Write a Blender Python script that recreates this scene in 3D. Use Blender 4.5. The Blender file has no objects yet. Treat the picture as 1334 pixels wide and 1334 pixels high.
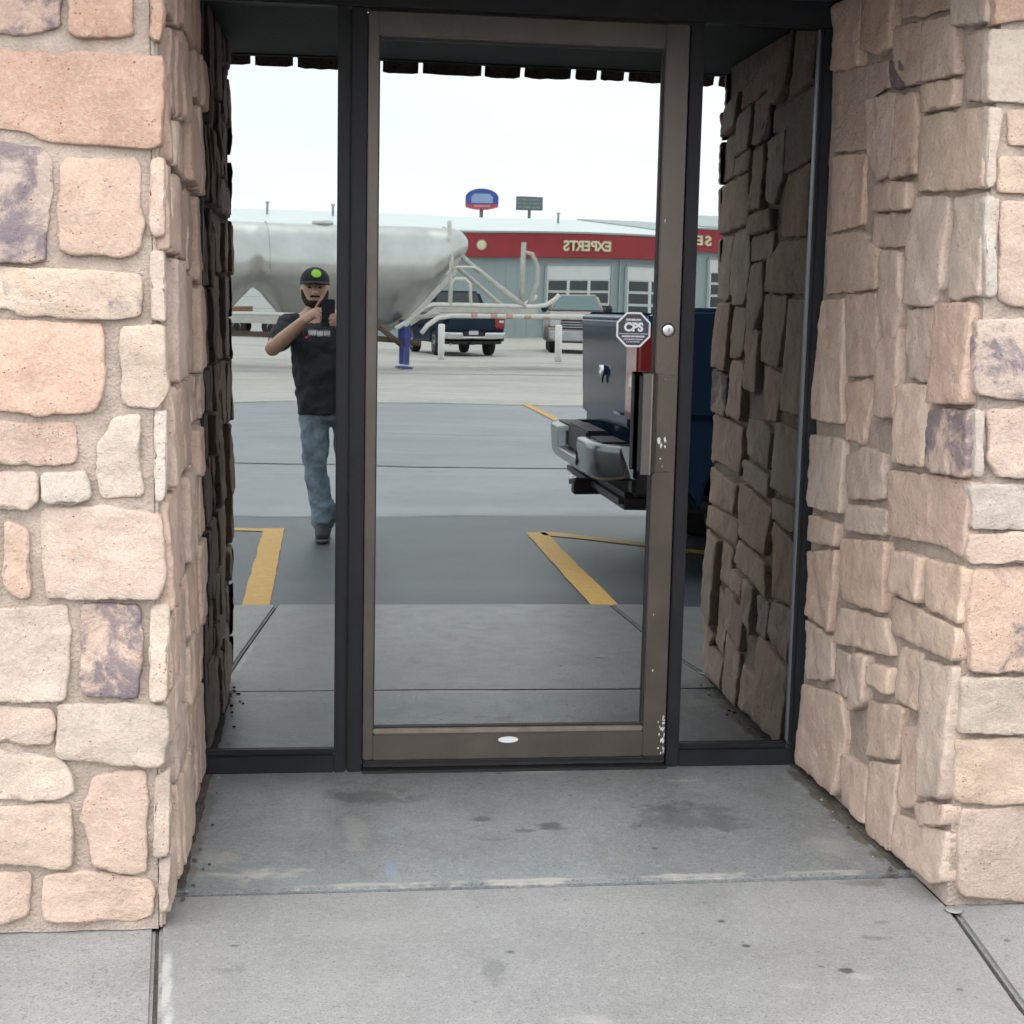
import bpy, bmesh, math, random
from mathutils import Vector, Matrix, noise

random.seed(11)
SC = bpy.context.scene
COL = SC.collection
R = math.radians

# ------------------------------------------------------------------ camera
# The glass of the shop front is the plane y = 0, outdoors is -y.  The camera is the phone of the person in the car park.
CAM_Y, CAM_Z = -4.302, 1.3436
cam_data = bpy.data.cameras.new('camera')
cam_data.sensor_width = 36.0
cam_data.lens = 36.0 * 1950.0 / 1334.0
cam_data.clip_start = 0.02
cam_data.clip_end = 3000.0
cam = bpy.data.objects.new('camera', cam_data)
COL.objects.link(cam)
_r = Vector((0.99220339, -0.12279183, 0.02132124))
_u = Vector((-0.00492215, 0.13233528, 0.99119279))
_f = Vector((0.12453193, 0.98356979, -0.13069911))
cam.matrix_world = Matrix(((_r.x, _u.x, -_f.x, 0.0), (_r.y, _u.y, -_f.y, CAM_Y), (_r.z, _u.z, -_f.z, CAM_Z), (0, 0, 0, 1)))
SC.camera = cam

# ------------------------------------------------------------------ sky, sun, exposure
SUN_EL, SUN_AZ = 58.0, 205.0
w = bpy.data.worlds.new('World')
SC.world = w
w.use_nodes = True
nt = w.node_tree
nt.nodes.clear()
out = nt.nodes.new('ShaderNodeOutputWorld')
bg = nt.nodes.new('ShaderNodeBackground')
bg.inputs['Strength'].default_value = 0.1
sky = nt.nodes.new('ShaderNodeTexSky')
sky.sky_type = 'NISHITA'
sky.sun_disc = False
sky.sun_elevation = R(SUN_EL)
sky.sun_rotation = R(SUN_AZ)
sky.dust_density = 3.0
tc = nt.nodes.new('ShaderNodeTexCoord')
mp = nt.nodes.new('ShaderNodeMapping')
mp.inputs['Scale'].default_value = (1.0, 1.0, 3.2)
n1 = nt.nodes.new('ShaderNodeTexNoise')
n1.inputs['Scale'].default_value = 1.7
n1.inputs['Detail'].default_value = 5.0
n1.inputs['Roughness'].default_value = 0.55
rp = nt.nodes.new('ShaderNodeValToRGB')
rp.color_ramp.elements[0].position = 0.30
rp.color_ramp.elements[0].color = (20.2, 20.8, 21.2, 1)
rp.color_ramp.elements[1].position = 0.66
rp.color_ramp.elements[1].color = (24.6, 24.8, 24.7, 1)
mx = nt.nodes.new('ShaderNodeMix')
mx.data_type = 'RGBA'
mx.inputs[0].default_value = 0.93          # cloud cover
nt.links.new(tc.outputs['Generated'], mp.inputs['Vector'])
nt.links.new(mp.outputs['Vector'], n1.inputs['Vector'])
nt.links.new(n1.outputs['Fac'], rp.inputs['Fac'])
nt.links.new(sky.outputs['Color'], mx.inputs[6])
nt.links.new(rp.outputs['Color'], mx.inputs[7])
nt.links.new(mx.outputs[2], bg.inputs['Color'])
nt.links.new(bg.outputs['Background'], out.inputs['Surface'])

sun_data = bpy.data.lights.new('sun', 'SUN')
sun_data.energy = 0.55
sun_data.angle = R(35)
sun_data.color = (1.0, 0.96, 0.9)
sun = bpy.data.objects.new('sun', sun_data)
COL.objects.link(sun)
_az = R(SUN_AZ)
_d = Vector((math.sin(_az) * math.cos(R(SUN_EL)), math.cos(_az) * math.cos(R(SUN_EL)), math.sin(R(SUN_EL))))
sun.rotation_euler = _d.to_track_quat('Z', 'Y').to_euler()

SC.render.engine = 'CYCLES'
SC.cycles.use_denoising = True
SC.cycles.max_bounces = 6
SC.cycles.diffuse_bounces = 3
SC.cycles.glossy_bounces = 4
SC.cycles.transmission_bounces = 2
SC.cycles.use_adaptive_sampling = True
SC.cycles.adaptive_threshold = 0.03
SC.cycles.sample_clamp_indirect = 6.0
SC.view_settings.view_transform = 'Standard'
SC.view_settings.look = 'None'
SC.view_settings.gamma = 1.0
SC.view_settings.exposure = 1.03

# ------------------------------------------------------------------ helpers
def tag(o, label=None, cat=None, group=None, kind=None):
    if label: o['label'] = label
    if cat: o['category'] = cat
    if group: o['group'] = group
    if kind: o['kind'] = kind
    return o

def empty(name, loc=(0, 0, 0), rz=0.0):
    o = bpy.data.objects.new(name, None)
    o.empty_display_size = 0.1
    COL.objects.link(o)
    o.location = loc
    o.rotation_euler = (0, 0, rz)
    return o

def link(name, me, mat=None, parent=None, smooth=False):
    if mat is not None and not me.materials:
        me.materials.append(mat)
    if smooth:
        for p in me.polygons: p.use_smooth = True
    o = bpy.data.objects.new(name, me)
    COL.objects.link(o)
    if parent is not None: o.parent = parent
    return o

def pyd(name, verts, faces, mat=None, parent=None, smooth=False):
    me = bpy.data.meshes.new(name)
    me.from_pydata([tuple(v) for v in verts], [], faces)
    me.update()
    return link(name, me, mat, parent, smooth)

def bm_out(name, bm, mat=None, parent=None, smooth=False):
    bmesh.ops.recalc_face_normals(bm, faces=bm.faces[:])
    me = bpy.data.meshes.new(name)
    bm.to_mesh(me)
    bm.free()
    return link(name, me, mat, parent, smooth)

def add_box(bm, x0, x1, y0, y1, z0, z1):
    v = [bm.verts.new(p) for p in ((x0,y0,z0),(x1,y0,z0),(x1,y1,z0),(x0,y1,z0),(x0,y0,z1),(x1,y0,z1),(x1,y1,z1),(x0,y1,z1))]
    for f in ((0,3,2,1),(4,5,6,7),(0,1,5,4),(1,2,6,5),(2,3,7,6),(3,0,4,7)):
        bm.faces.new([v[i] for i in f])
    return v

def box(name, x0, x1, y0, y1, z0, z1, mat=None, parent=None, bev=0.0, seg=2):
    bm = bmesh.new()
    add_box(bm, min(x0,x1), max(x0,x1), min(y0,y1), max(y0,y1), min(z0,z1), max(z0,z1))
    if bev > 0:
        bmesh.ops.bevel(bm, geom=bm.edges[:], offset=bev, segments=seg, affect='EDGES', clamp_overlap=True)
    return bm_out(name, bm, mat, parent, False)

def add_prism(bm, pts, axis, a0, a1):
    """polygon pts (2-D) extruded along axis from a0 to a1. axis x: (y,z); y: (x,z); z: (x,y)."""
    def P(p, a):
        return {'x': (a, p[0], p[1]), 'y': (p[0], a, p[1]), 'z': (p[0], p[1], a)}[axis]
    A = [bm.verts.new(P(p, a0)) for p in pts]
    B = [bm.verts.new(P(p, a1)) for p in pts]
    n = len(pts)
    bm.faces.new(A)
    bm.faces.new(B[::-1])
    for i in range(n):
        bm.faces.new((A[i], B[i], B[(i+1) % n], A[(i+1) % n]))

def prism(name, pts, axis, a0, a1, mat=None, parent=None, bev=0.0, seg=2):
    bm = bmesh.new()
    add_prism(bm, pts, axis, a0, a1)
    bmesh.ops.recalc_face_normals(bm, faces=bm.faces[:])
    if bev > 0:
        bmesh.ops.bevel(bm, geom=[e for e in bm.edges if e.calc_face_angle(0) > 0.5], offset=bev, segments=seg, affect='EDGES', clamp_overlap=True)
    return bm_out(name, bm, mat, parent, False)

def add_tube(bm, pts, rad, seg=10, flat=1.0, caps=True, sidev=None):
    """tube through pts with radius (or list of radii); rounded ends when caps."""
    pts = [Vector(p) for p in pts]
    n = len(pts)
    rads = list(rad) if isinstance(rad, (list, tuple)) else [rad] * n
    if caps:
        d0 = (pts[0] - pts[1]).normalized(); d1 = (pts[-1] - pts[-2]).normalized()
        P = [pts[0] + d0 * rads[0] * 0.75, pts[0] + d0 * rads[0] * 0.45] + pts + [pts[-1] + d1 * rads[-1] * 0.45, pts[-1] + d1 * rads[-1] * 0.75]
        Q = [rads[0] * 0.45, rads[0] * 0.82] + rads + [rads[-1] * 0.82, rads[-1] * 0.45]
    else:
        P, Q = pts, rads
    m = len(P)
    rings = []
    ref = None
    for i in range(m):
        t = (P[min(i+1, m-1)] - P[max(i-1, 0)]).normalized()
        if ref is None:
            s = Vector(sidev) if sidev else Vector((0, 0, 1)).cross(t)
            if s.length < 0.05: s = Vector((1, 0, 0)).cross(t)
            ref = s
        ref = (ref - t * ref.dot(t))
        if ref.length < 1e-4: ref = t.orthogonal()
        ref.normalize()
        b = t.cross(ref)
        rings.append([bm.verts.new(P[i] + ref * (math.cos(2*math.pi*k/seg) * Q[i]) + b * (math.sin(2*math.pi*k/seg) * Q[i] * flat)) for k in range(seg)])
    for i in range(m-1):
        for k in range(seg):
            bm.faces.new((rings[i][k], rings[i][(k+1) % seg], rings[i+1][(k+1) % seg], rings[i+1][k]))
    bm.faces.new(rings[0][::-1]); bm.faces.new(rings[-1])

def tube(name, pts, rad, mat=None, parent=None, seg=10, flat=1.0, caps=False):
    bm = bmesh.new()
    add_tube(bm, pts, rad, seg, flat, caps)
    return bm_out(name, bm, mat, parent, True)

def arc(c, r, a0, a1, n, plane='xz'):
    o = []
    for i in range(n+1):
        a = R(a0 + (a1-a0)*i/n)
        o.append((c[0] + r*math.cos(a), c[1] + r*math.sin(a)))
    return o

def add_ellipsoid(bm, c, r, seg=16, rings=10, rot=None):
    c = Vector(c)
    rows = []
    for i in range(1, rings):
        th = math.pi*i/rings
        row = []
        for k in range(seg):
            p = Vector((r[0]*math.sin(th)*math.cos(2*math.pi*k/seg), r[1]*math.sin(th)*math.sin(2*math.pi*k/seg), r[2]*math.cos(th)))
            if rot: p = rot @ p
            row.append(bm.verts.new(c + p))
        rows.append(row)
    pt = Vector((0,0,r[2])); pb = Vector((0,0,-r[2]))
    if rot: pt = rot @ pt; pb = rot @ pb
    T = bm.verts.new(c+pt); B = bm.verts.new(c+pb)
    for k in range(seg):
        bm.faces.new((T, rows[0][k], rows[0][(k+1)%seg]))
        bm.faces.new((B, rows[-1][(k+1)%seg], rows[-1][k]))
    for i in range(len(rows)-1):
        for k in range(seg):
            bm.faces.new((rows[i][k], rows[i+1][k], rows[i+1][(k+1)%seg], rows[i][(k+1)%seg]))

def lathe(name, prof, axis, c, mat=None, parent=None, seg=28, smooth=True):
    """prof = [(radius, along)], spun about axis through c."""
    bm = bmesh.new()
    rows = []
    for r, a in prof:
        row = []
        for k in range(seg):
            t = 2*math.pi*k/seg
            u, v = r*math.cos(t), r*math.sin(t)
            p = {'x': (a, u, v), 'y': (u, a, v), 'z': (u, v, a)}[axis]
            row.append(bm.verts.new(Vector(c) + Vector(p)))
        rows.append(row)
    for i in range(len(rows)-1):
        for k in range(seg):
            bm.faces.new((rows[i][k], rows[i][(k+1)%seg], rows[i+1][(k+1)%seg], rows[i+1][k]))
    bm.faces.new(rows[0][::-1]); bm.faces.new(rows[-1])
    return bm_out(name, bm, mat, parent, smooth)

def text_mesh(txt, size, depth, bold=0.0, spacing=1.0):
    cu = bpy.data.curves.new('lettering', 'FONT')
    cu.body = txt; cu.size = size; cu.extrude = depth; cu.offset = bold
    cu.align_x = 'CENTER'; cu.align_y = 'CENTER'; cu.space_character = spacing
    o = bpy.data.objects.new('lettering', cu)
    COL.objects.link(o)
    dg = bpy.context.evaluated_depsgraph_get()
    me = bpy.data.meshes.new_from_object(o.evaluated_get(dg))
    bpy.data.objects.remove(o)
    return me

# ------------------------------------------------------------------ materials
def mat(name, col, rough=0.6, metal=0.0, var=0.0, vscale=6.0, bump=0.0, bscale=60.0, spec=0.5, coat=0.0, col2=None, rvar=0.0):
    m = bpy.data.materials.new(name)
    m.use_nodes = True
    N = m.node_tree.nodes; L = m.node_tree.links
    b = N['Principled BSDF']
    b.inputs['Roughness'].default_value = rough
    b.inputs['Metallic'].default_value = metal
    b.inputs['Specular IOR Level'].default_value = spec
    b.inputs['Coat Weight'].default_value = coat
    b.inputs['Base Color'].default_value = (*col, 1)
    g = N.new('ShaderNodeNewGeometry')
    if var > 0:
        n = N.new('ShaderNodeTexNoise'); n.inputs['Scale'].default_value = vscale; n.inputs['Detail'].default_value = 6; n.inputs['Roughness'].default_value = 0.6
        L.new(g.outputs['Position'], n.inputs['Vector'])
        r = N.new('ShaderNodeValToRGB')
        r.color_ramp.elements[0].position = 0.3; r.color_ramp.elements[1].position = 0.7
        c2 = col2 or tuple(c*(1+var) for c in col)
        r.color_ramp.elements[0].color = (*(tuple(c*(1-var) for c in col)), 1)
        r.color_ramp.elements[1].color = (*c2, 1)
        L.new(n.outputs['Fac'], r.inputs['Fac'])
        L.new(r.outputs['Color'], b.inputs['Base Color'])
        if rvar > 0:
            mr = N.new('ShaderNodeMapRange'); mr.inputs[3].default_value = max(0.02, rough-rvar); mr.inputs[4].default_value = min(1, rough+rvar)
            L.new(n.outputs['Fac'], mr.inputs[0]); L.new(mr.outputs[0], b.inputs['Roughness'])
    if bump > 0:
        n = N.new('ShaderNodeTexNoise'); n.inputs['Scale'].default_value = bscale; n.inputs['Detail'].default_value = 5
        L.new(g.outputs['Position'], n.inputs['Vector'])
        bp = N.new('ShaderNodeBump'); bp.inputs['Strength'].default_value = bump; bp.inputs['Distance'].default_value = 0.01
        L.new(n.outputs['Fac'], bp.inputs['Height']); L.new(bp.outputs['Normal'], b.inputs['Normal'])
    return m

def noise_node(N, L, vec, scale, detail=5, rough=0.55, dist=0.0):
    n = N.new('ShaderNodeTexNoise')
    n.inputs['Scale'].default_value = scale; n.inputs['Detail'].default_value = detail
    n.inputs['Roughness'].default_value = rough; n.inputs['Distortion'].default_value = dist
    L.new(vec, n.inputs['Vector'])
    return n.outputs['Fac']

def ramp(N, L, fac, p0, p1, c0=(0,0,0), c1=(1,1,1)):
    r = N.new('ShaderNodeValToRGB')
    r.color_ramp.elements[0].position = p0; r.color_ramp.elements[1].position = p1
    r.color_ramp.elements[0].color = (*c0, 1); r.color_ramp.elements[1].color = (*c1, 1)
    L.new(fac, r.inputs['Fac'])
    return r.outputs['Color']

def mixc(N, L, fac, a, b, mode='MIX'):
    m = N.new('ShaderNodeMix'); m.data_type = 'RGBA'; m.blend_type = mode
    for k, v in ((0, fac), (6, a), (7, b)):
        if isinstance(v, (int, float)): m.inputs[k].default_value = v
        elif isinstance(v, tuple): m.inputs[k].default_value = (*v, 1) if len(v) == 3 else v
        else: L.new(v, m.inputs[k])
    return m.outputs[2]

def math_node(N, L, op, a, b=None, clamp=False):
    m = N.new('ShaderNodeMath'); m.operation = op; m.use_clamp = clamp
    for k, v in ((0, a), (1, b)):
        if v is None: continue
        if isinstance(v, (int, float)): m.inputs[k].default_value = v
        else: L.new(v, m.inputs[k])
    return m.outputs[0]

def bump_chain(N, L, bsdf, items):
    prev = None
    for h, strength, dist in items:
        bp = N.new('ShaderNodeBump'); bp.inputs['Strength'].default_value = strength; bp.inputs['Distance'].default_value = dist
        L.new(h, bp.inputs['Height'])
        if prev is not None: L.new(prev, bp.inputs['Normal'])
        prev = bp.outputs['Normal']
    L.new(prev, bsdf.inputs['Normal'])

def stone_material():
    m = bpy.data.materials.new('hewn stone'); m.use_nodes = True
    N = m.node_tree.nodes; L = m.node_tree.links; b = N['Principled BSDF']
    b.inputs['Roughness'].default_value = 0.92
    b.inputs['Specular IOR Level'].default_value = 0.25
    g = N.new('ShaderNodeNewGeometry'); oi = N.new('ShaderNodeObjectInfo')
    off = N.new('ShaderNodeVectorMath'); off.operation = 'MULTIPLY_ADD'
    cmb = N.new('ShaderNodeCombineXYZ')
    rnd = math_node(N, L, 'MULTIPLY', oi.outputs['Random'], 37.0)
    for i in range(3): L.new(rnd, cmb.inputs[i])
    L.new(g.outputs['Position'], off.inputs[0]); off.inputs[1].default_value = (1, 1, 1); L.new(cmb.outputs[0], off.inputs[2])
    P = off.outputs[0]
    big = noise_node(N, L, P, 7.0, 2, 0.6, 0.6)
    mid = noise_node(N, L, P, 17.0, 6, 0.66, 0.2)
    fine = noise_node(N, L, P, 120.0, 3, 0.72)
    grit = noise_node(N, L, P, 420.0, 2, 0.6)
    base = mixc(N, L, ramp(N, L, big, 0.36, 0.66), mixc(N, L, 1.0, oi.outputs['Color'], (0.90, 0.88, 0.87), 'MULTIPLY'), mixc(N, L, 1.0, oi.outputs['Color'], (1.08, 1.07, 1.06), 'MULTIPLY'))
    dk = math_node(N, L, 'MULTIPLY', ramp(N, L, fine, 0.30, 0.46, (1,1,1), (0,0,0)), 0.35)
    base = mixc(N, L, dk, base, mixc(N, L, 1.0, base, (0.62, 0.55, 0.50), 'MULTIPLY'))
    blush = math_node(N, L, 'MULTIPLY', ramp(N, L, mid, 0.52, 0.74), 0.42)
    base = mixc(N, L, blush, base, mixc(N, L, 1.0, base, (0.90, 0.70, 0.60), 'MULTIPLY'))
    pale = math_node(N, L, 'MULTIPLY', ramp(N, L, fine, 0.50, 0.70), 0.42)
    base = mixc(N, L, pale, base, (0.44, 0.385, 0.335))
    st = noise_node(N, L, P, 9.0, 5, 0.72, 0.6)
    thr = math_node(N, L, 'SUBTRACT', 0.84, math_node(N, L, 'MULTIPLY', oi.outputs['Alpha'], 0.50))
    sm = math_node(N, L, 'MULTIPLY', math_node(N, L, 'SUBTRACT', st, thr), 9.0, True)
    sm = math_node(N, L, 'MULTIPLY', sm, math_node(N, L, 'ADD', math_node(N, L, 'MULTIPLY', mid, 0.9), 0.35), True)
    base = mixc(N, L, sm, base, (0.120, 0.098, 0.118))
    vo = N.new('ShaderNodeTexVoronoi'); vo.inputs['Scale'].default_value = 95.0
    L.new(P, vo.inputs['Vector'])
    pit = math_node(N, L, 'MULTIPLY', ramp(N, L, vo.outputs['Distance'], 0.06, 0.2, (1,1,1), (0,0,0)), ramp(N, L, mid, 0.5, 0.62))
    base = mixc(N, L, math_node(N, L, 'MULTIPLY', pit, 0.8), base, (0.13, 0.09, 0.07))
    vein = ramp(N, L, math_node(N, L, 'ABSOLUTE', math_node(N, L, 'SUBTRACT', noise_node(N, L, P, 11.0, 3, 0.5, 2.0), 0.5)), 0.002, 0.012, (1,1,1), (0,0,0))
    vein = math_node(N, L, 'MULTIPLY', vein, ramp(N, L, big, 0.5, 0.6))
    base = mixc(N, L, math_node(N, L, 'MULTIPLY', vein, 0.30), base, (0.20, 0.13, 0.10))
    L.new(base, b.inputs['Base Color'])
    hh = math_node(N, L, 'SUBTRACT', mid, math_node(N, L, 'MULTIPLY', pit, 0.5))
    bump_chain(N, L, b, [(hh, 0.75, 0.014), (fine, 0.55, 0.005), (grit, 0.6, 0.002)])
    return m

def concrete_material(name, dark, light, worn=None, wornpos=0.6, sheen=0.55, stain=0.5, spots=()):
    m = bpy.data.materials.new(name); m.use_nodes = True
    N = m.node_tree.nodes; L = m.node_tree.links; b = N['Principled BSDF']
    g = N.new('ShaderNodeNewGeometry'); P = g.outputs['Position']
    big = noise_node(N, L, P, 2.3, 6, 0.62, 0.5)
    mid = noise_node(N, L, P, 9.0, 8, 0.7, 0.3)
    fine = noise_node(N, L, P, 60.0, 5, 0.8)
    grit = noise_node(N, L, P, 190.0, 2, 0.7)
    base = mixc(N, L, ramp(N, L, big, 0.32, 0.68), dark, light)
    base = mixc(N, L, math_node(N, L, 'MULTIPLY', ramp(N, L, mid, 0.48, 0.70), stain), base, tuple(c*0.72 for c in dark))
    base = mixc(N, L, math_node(N, L, 'MULTIPLY', ramp(N, L, fine, 0.50, 0.64), 0.55), base, tuple(min(1, c*1.28) for c in light))
    pit = ramp(N, L, noise_node(N, L, P, 95.0, 2, 0.5), 0.63, 0.69)
    base = mixc(N, L, math_node(N, L, 'MULTIPLY', pit, 0.55), base, tuple(c*0.5 for c in dark))
    base = mixc(N, L, math_node(N, L, 'MULTIPLY', ramp(N, L, grit, 0.54, 0.64), 0.60), base, tuple(c*0.45 for c in dark))
    if worn:
        wn = noise_node(N, L, P, 4.2, 9, 0.72, 0.8)
        base = mixc(N, L, ramp(N, L, wn, wornpos, wornpos+0.05), base, worn)
    for cx, co, rx, ro, k, colr in spots:
        vm = N.new('ShaderNodeVectorMath'); vm.operation = 'MULTIPLY_ADD'
        L.new(P, vm.inputs[0]); vm.inputs[1].default_value = (1/rx, 1/ro, 0); vm.inputs[2].default_value = (-cx/rx, co/ro, 0)
        ln = N.new('ShaderNodeVectorMath'); ln.operation = 'LENGTH'; L.new(vm.outputs[0], ln.inputs[0])
        e = math_node(N, L, 'SUBTRACT', 0.72, ln.outputs['Value'])
        e = math_node(N, L, 'ADD', e, math_node(N, L, 'MULTIPLY', math_node(N, L, 'SUBTRACT', mid if rx > 0.02 else fine, 0.5), 3.2 if rx > 0.02 else 1.2))
        e = math_node(N, L, 'MULTIPLY', math_node(N, L, 'MULTIPLY', e, 2.6, True), k)
        base = mixc(N, L, e, base, colr)
    L.new(base, b.inputs['Base Color'])
    mr = N.new('ShaderNodeMapRange'); mr.inputs[3].default_value = sheen; mr.inputs[4].default_value = min(1.0, sheen+0.3)
    L.new(mid, mr.inputs[0]); L.new(mr.outputs[0], b.inputs['Roughness'])
    bump_chain(N, L, b, [(mid, 0.25, 0.01), (fine, 0.35, 0.004), (grit, 0.3, 0.0015)])
    return m

def asphalt_material(name, dark, light, rough=0.75):
    m = bpy.data.materials.new(name); m.use_nodes = True
    N = m.node_tree.nodes; L = m.node_tree.links; b = N['Principled BSDF']
    g = N.new('ShaderNodeNewGeometry'); P = g.outputs['Position']
    big = noise_node(N, L, P, 0.55, 6, 0.62, 0.8)
    mid = noise_node(N, L, P, 3.2, 6, 0.68, 0.5)
    mp2 = N.new('ShaderNodeMapping'); mp2.inputs['Scale'].default_value = (0.12, 1.1, 1.0); L.new(P, mp2.inputs['Vector'])
    streak = noise_node(N, L, mp2.outputs[0], 1.0, 4, 0.6)
    fine = noise_node(N, L, P, 110.0, 3, 0.7)
    base = mixc(N, L, ramp(N, L, big, 0.3, 0.7), dark, light)
    base = mixc(N, L, math_node(N, L, 'MULTIPLY', ramp(N, L, streak, 0.45, 0.7), 0.5), base, tuple(c*1.25 for c in light))
    base = mixc(N, L, math_node(N, L, 'MULTIPLY', ramp(N, L, mid, 0.5, 0.72), 0.45), base, tuple(c*0.7 for c in dark))
    base = mixc(N, L, math_node(N, L, 'MULTIPLY', ramp(N, L, fine, 0.58, 0.7), 0.35), base, tuple(min(1, c*1.9) for c in light))
    oil = noise_node(N, L, P, 1.4, 4, 0.6, 0.4)
    base = mixc(N, L, math_node(N, L, 'MULTIPLY', ramp(N, L, oil, 0.66, 0.74), 0.6), base, tuple(c*0.5 for c in dark))
    L.new(base, b.inputs['Base Color'])
    b.inputs['Roughness'].default_value = rough
    bump_chain(N, L, b, [(mid, 0.15, 0.01), (fine, 0.5, 0.004)])
    return m

def glass_material():
    m = bpy.data.materials.new('reflective solar glass'); m.use_nodes = True
    N = m.node_tree.nodes; L = m.node_tree.links; b = N['Principled BSDF']
    b.inputs['Base Color'].default_value = (0.222, 0.236, 0.236, 1)
    b.inputs['Metallic'].default_value = 1.0
    g = N.new('ShaderNodeNewGeometry')
    sm = noise_node(N, L, g.outputs['Position'], 3.5, 6, 0.7, 1.5)
    mr = N.new('ShaderNodeMapRange'); mr.inputs[1].default_value = 0.5; mr.inputs[2].default_value = 0.75; mr.inputs[3].default_value = 0.006; mr.inputs[4].default_value = 0.020
    L.new(sm, mr.inputs[0]); L.new(mr.outputs[0], b.inputs['Roughness'])
    n = noise_node(N, L, g.outputs['Position'], 1.6, 1, 0.4)
    bp = N.new('ShaderNodeBump'); bp.inputs['Strength'].default_value = 0.16; bp.inputs['Distance'].default_value = 0.006
    L.new(n, bp.inputs['Height']); L.new(bp.outputs['Normal'], b.inputs['Normal'])
    return m

DK, PL, BLU, BROWN = (0.036, 0.038, 0.04), (0.29, 0.28, 0.26), (0.17, 0.21, 0.29), (0.075, 0.062, 0.05)
SLAB_SPOTS = [(0.427, 0.468, 0.070, 0.030, 0.8, DK), (0.60, 0.53, 0.065, 0.04, 0.8, DK), (0.52, 0.56, 0.06, 0.02, 0.7, DK), (0.84, 0.71, 0.017, 0.016, 0.8, DK), (0.44, 0.62, 0.04, 0.012, 0.4, DK),
              (0.166, 0.545, 0.020, 0.05, 0.5, BLU), (0.163, 0.80, 0.022, 0.09, 0.6, BLU), (-0.16, 0.83, 0.22, 0.07, 0.8, PL), (-0.26, 0.70, 0.08, 0.08, 0.5, PL), (0.08, 0.55, 0.05, 0.22, 0.45, PL),
              (0.12, 0.25, 0.18, 0.16, 0.45, DK), (0.98, 0.50, 0.26, 0.20, 0.42, DK), (0.60, 0.05, 0.14, 0.035, 0.7, PL), (1.30, 0.72, 0.09, 0.12, 0.45, PL), (1.05, 0.16, 0.07, 0.03, 0.6, PL), (0.83, 0.035, 0.14, 0.03, 0.7, DK),
              (0.10, 0.905, 0.22, 0.018, 0.9, PL), (0.50, 0.902, 0.28, 0.020, 1.0, PL), (0.90, 0.900, 0.24, 0.020, 1.0, PL), (1.22, 0.898, 0.16, 0.016, 0.8, PL), (1.395, 0.5, 0.030, 0.9, 0.8, BROWN), (-0.315, 0.5, 0.03, 0.9, 0.6, BROWN)]
WALK_SPOTS = [(-0.318, 1.32, 0.0199, 0.12, 0.8, (0.33, 0.327, 0.315)), (-0.306, 1.44, 0.0199, 0.14, 0.8, (0.33, 0.327, 0.315)), (-0.290, 1.62, 0.0199, 0.22, 0.8, (0.33, 0.327, 0.315)), (0.892, 1.167, 0.015, 0.015, 0.85, DK), (0.911, 1.301, 0.018, 0.016, 0.85, DK), (1.086, 1.441, 0.022, 0.018, 0.85, DK), (1.29, 1.543, 0.014, 0.012, 0.7, DK), (0.398, 1.294, 0.017, 0.016, 0.75, DK), (1.496, 1.32, 0.014, 0.014, 0.7, DK),
              (1.04, 1.415, 0.012, 0.008, 0.7, DK), (0.70, 1.22, 0.009, 0.009, 0.6, DK), (0.56, 1.02, 0.010, 0.009, 0.6, DK), (0.30, 1.52, 0.010, 0.009, 0.5, DK), (-0.185, 1.219, 0.018, 0.010, 0.7, DK), (1.21, 1.283, 0.05, 0.025, 0.4, DK), (0.35, 1.39, 0.04, 0.09, 0.3, DK),
              (-0.186, 1.343, 0.05, 0.025, 0.3, DK), (1.26, 1.20, 0.03, 0.02, 0.35, DK), (1.12, 1.47, 0.06, 0.03, 0.5, PL), (0.95, 1.5, 0.05, 0.02, 0.4, PL), (0.5, 1.62, 0.09, 0.05, 0.4, PL), (0.1, 1.15, 0.2, 0.1, 0.25, PL), (1.30, 0.97, 0.10, 0.03, 0.5, BROWN)]
M = {}
M['stone'] = stone_material()
M['mortar'] = mat('sandy mortar', (0.305, 0.252, 0.214), 0.95, var=0.22, vscale=14, bump=0.7, bscale=150, spec=0.2)
M['slab'] = concrete_material('painted entry concrete', (0.136, 0.147, 0.151), (0.190, 0.203, 0.208), worn=(0.25, 0.24, 0.22), wornpos=0.67, sheen=0.17, stain=0.5, spots=SLAB_SPOTS)
M['walk'] = concrete_material('sidewalk concrete', (0.168, 0.168, 0.167), (0.222, 0.222, 0.220), sheen=0.21, stain=0.30, spots=WALK_SPOTS)
M['pale_patch'] = concrete_material('pale patching compound', (0.245, 0.24, 0.228), (0.33, 0.322, 0.305), sheen=0.8, stain=0.2)
M['asphalt_new'] = asphalt_material('dark sealed asphalt', (0.050, 0.058, 0.068), (0.086, 0.097, 0.110), 0.44)
M['asphalt_old'] = asphalt_material('weathered asphalt', (0.172, 0.188, 0.202), (0.245, 0.263, 0.279), 0.46)
M['yard'] = asphalt_material('pale yard concrete', (0.36, 0.345, 0.31), (0.47, 0.452, 0.412), 0.7)
M['tar'] = mat('tar seam', (0.060, 0.063, 0.067), 0.6)
M['joint'] = mat('dirty joint filler', (0.055, 0.047, 0.04), 0.95, var=0.4, vscale=30, bump=0.6, bscale=90)
M['yellow'] = mat('worn yellow road paint', (0.60, 0.345, 0.085), 0.6, var=0.14, vscale=28, bump=0.3, bscale=160, col2=(0.64, 0.38, 0.10))
M['glass'] = glass_material()
M['frame'] = mat('dark anodised frame', (0.011, 0.0115, 0.014), 0.5, 0.0, spec=0.22, var=0.25, vscale=9, bump=0.08, bscale=70, rvar=0.12)
M['bronze'] = mat('bronze anodised door', (0.080, 0.067, 0.058), 0.42, 0.55, var=0.16, vscale=7, bump=0.06, bscale=90, rvar=0.10)
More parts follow.
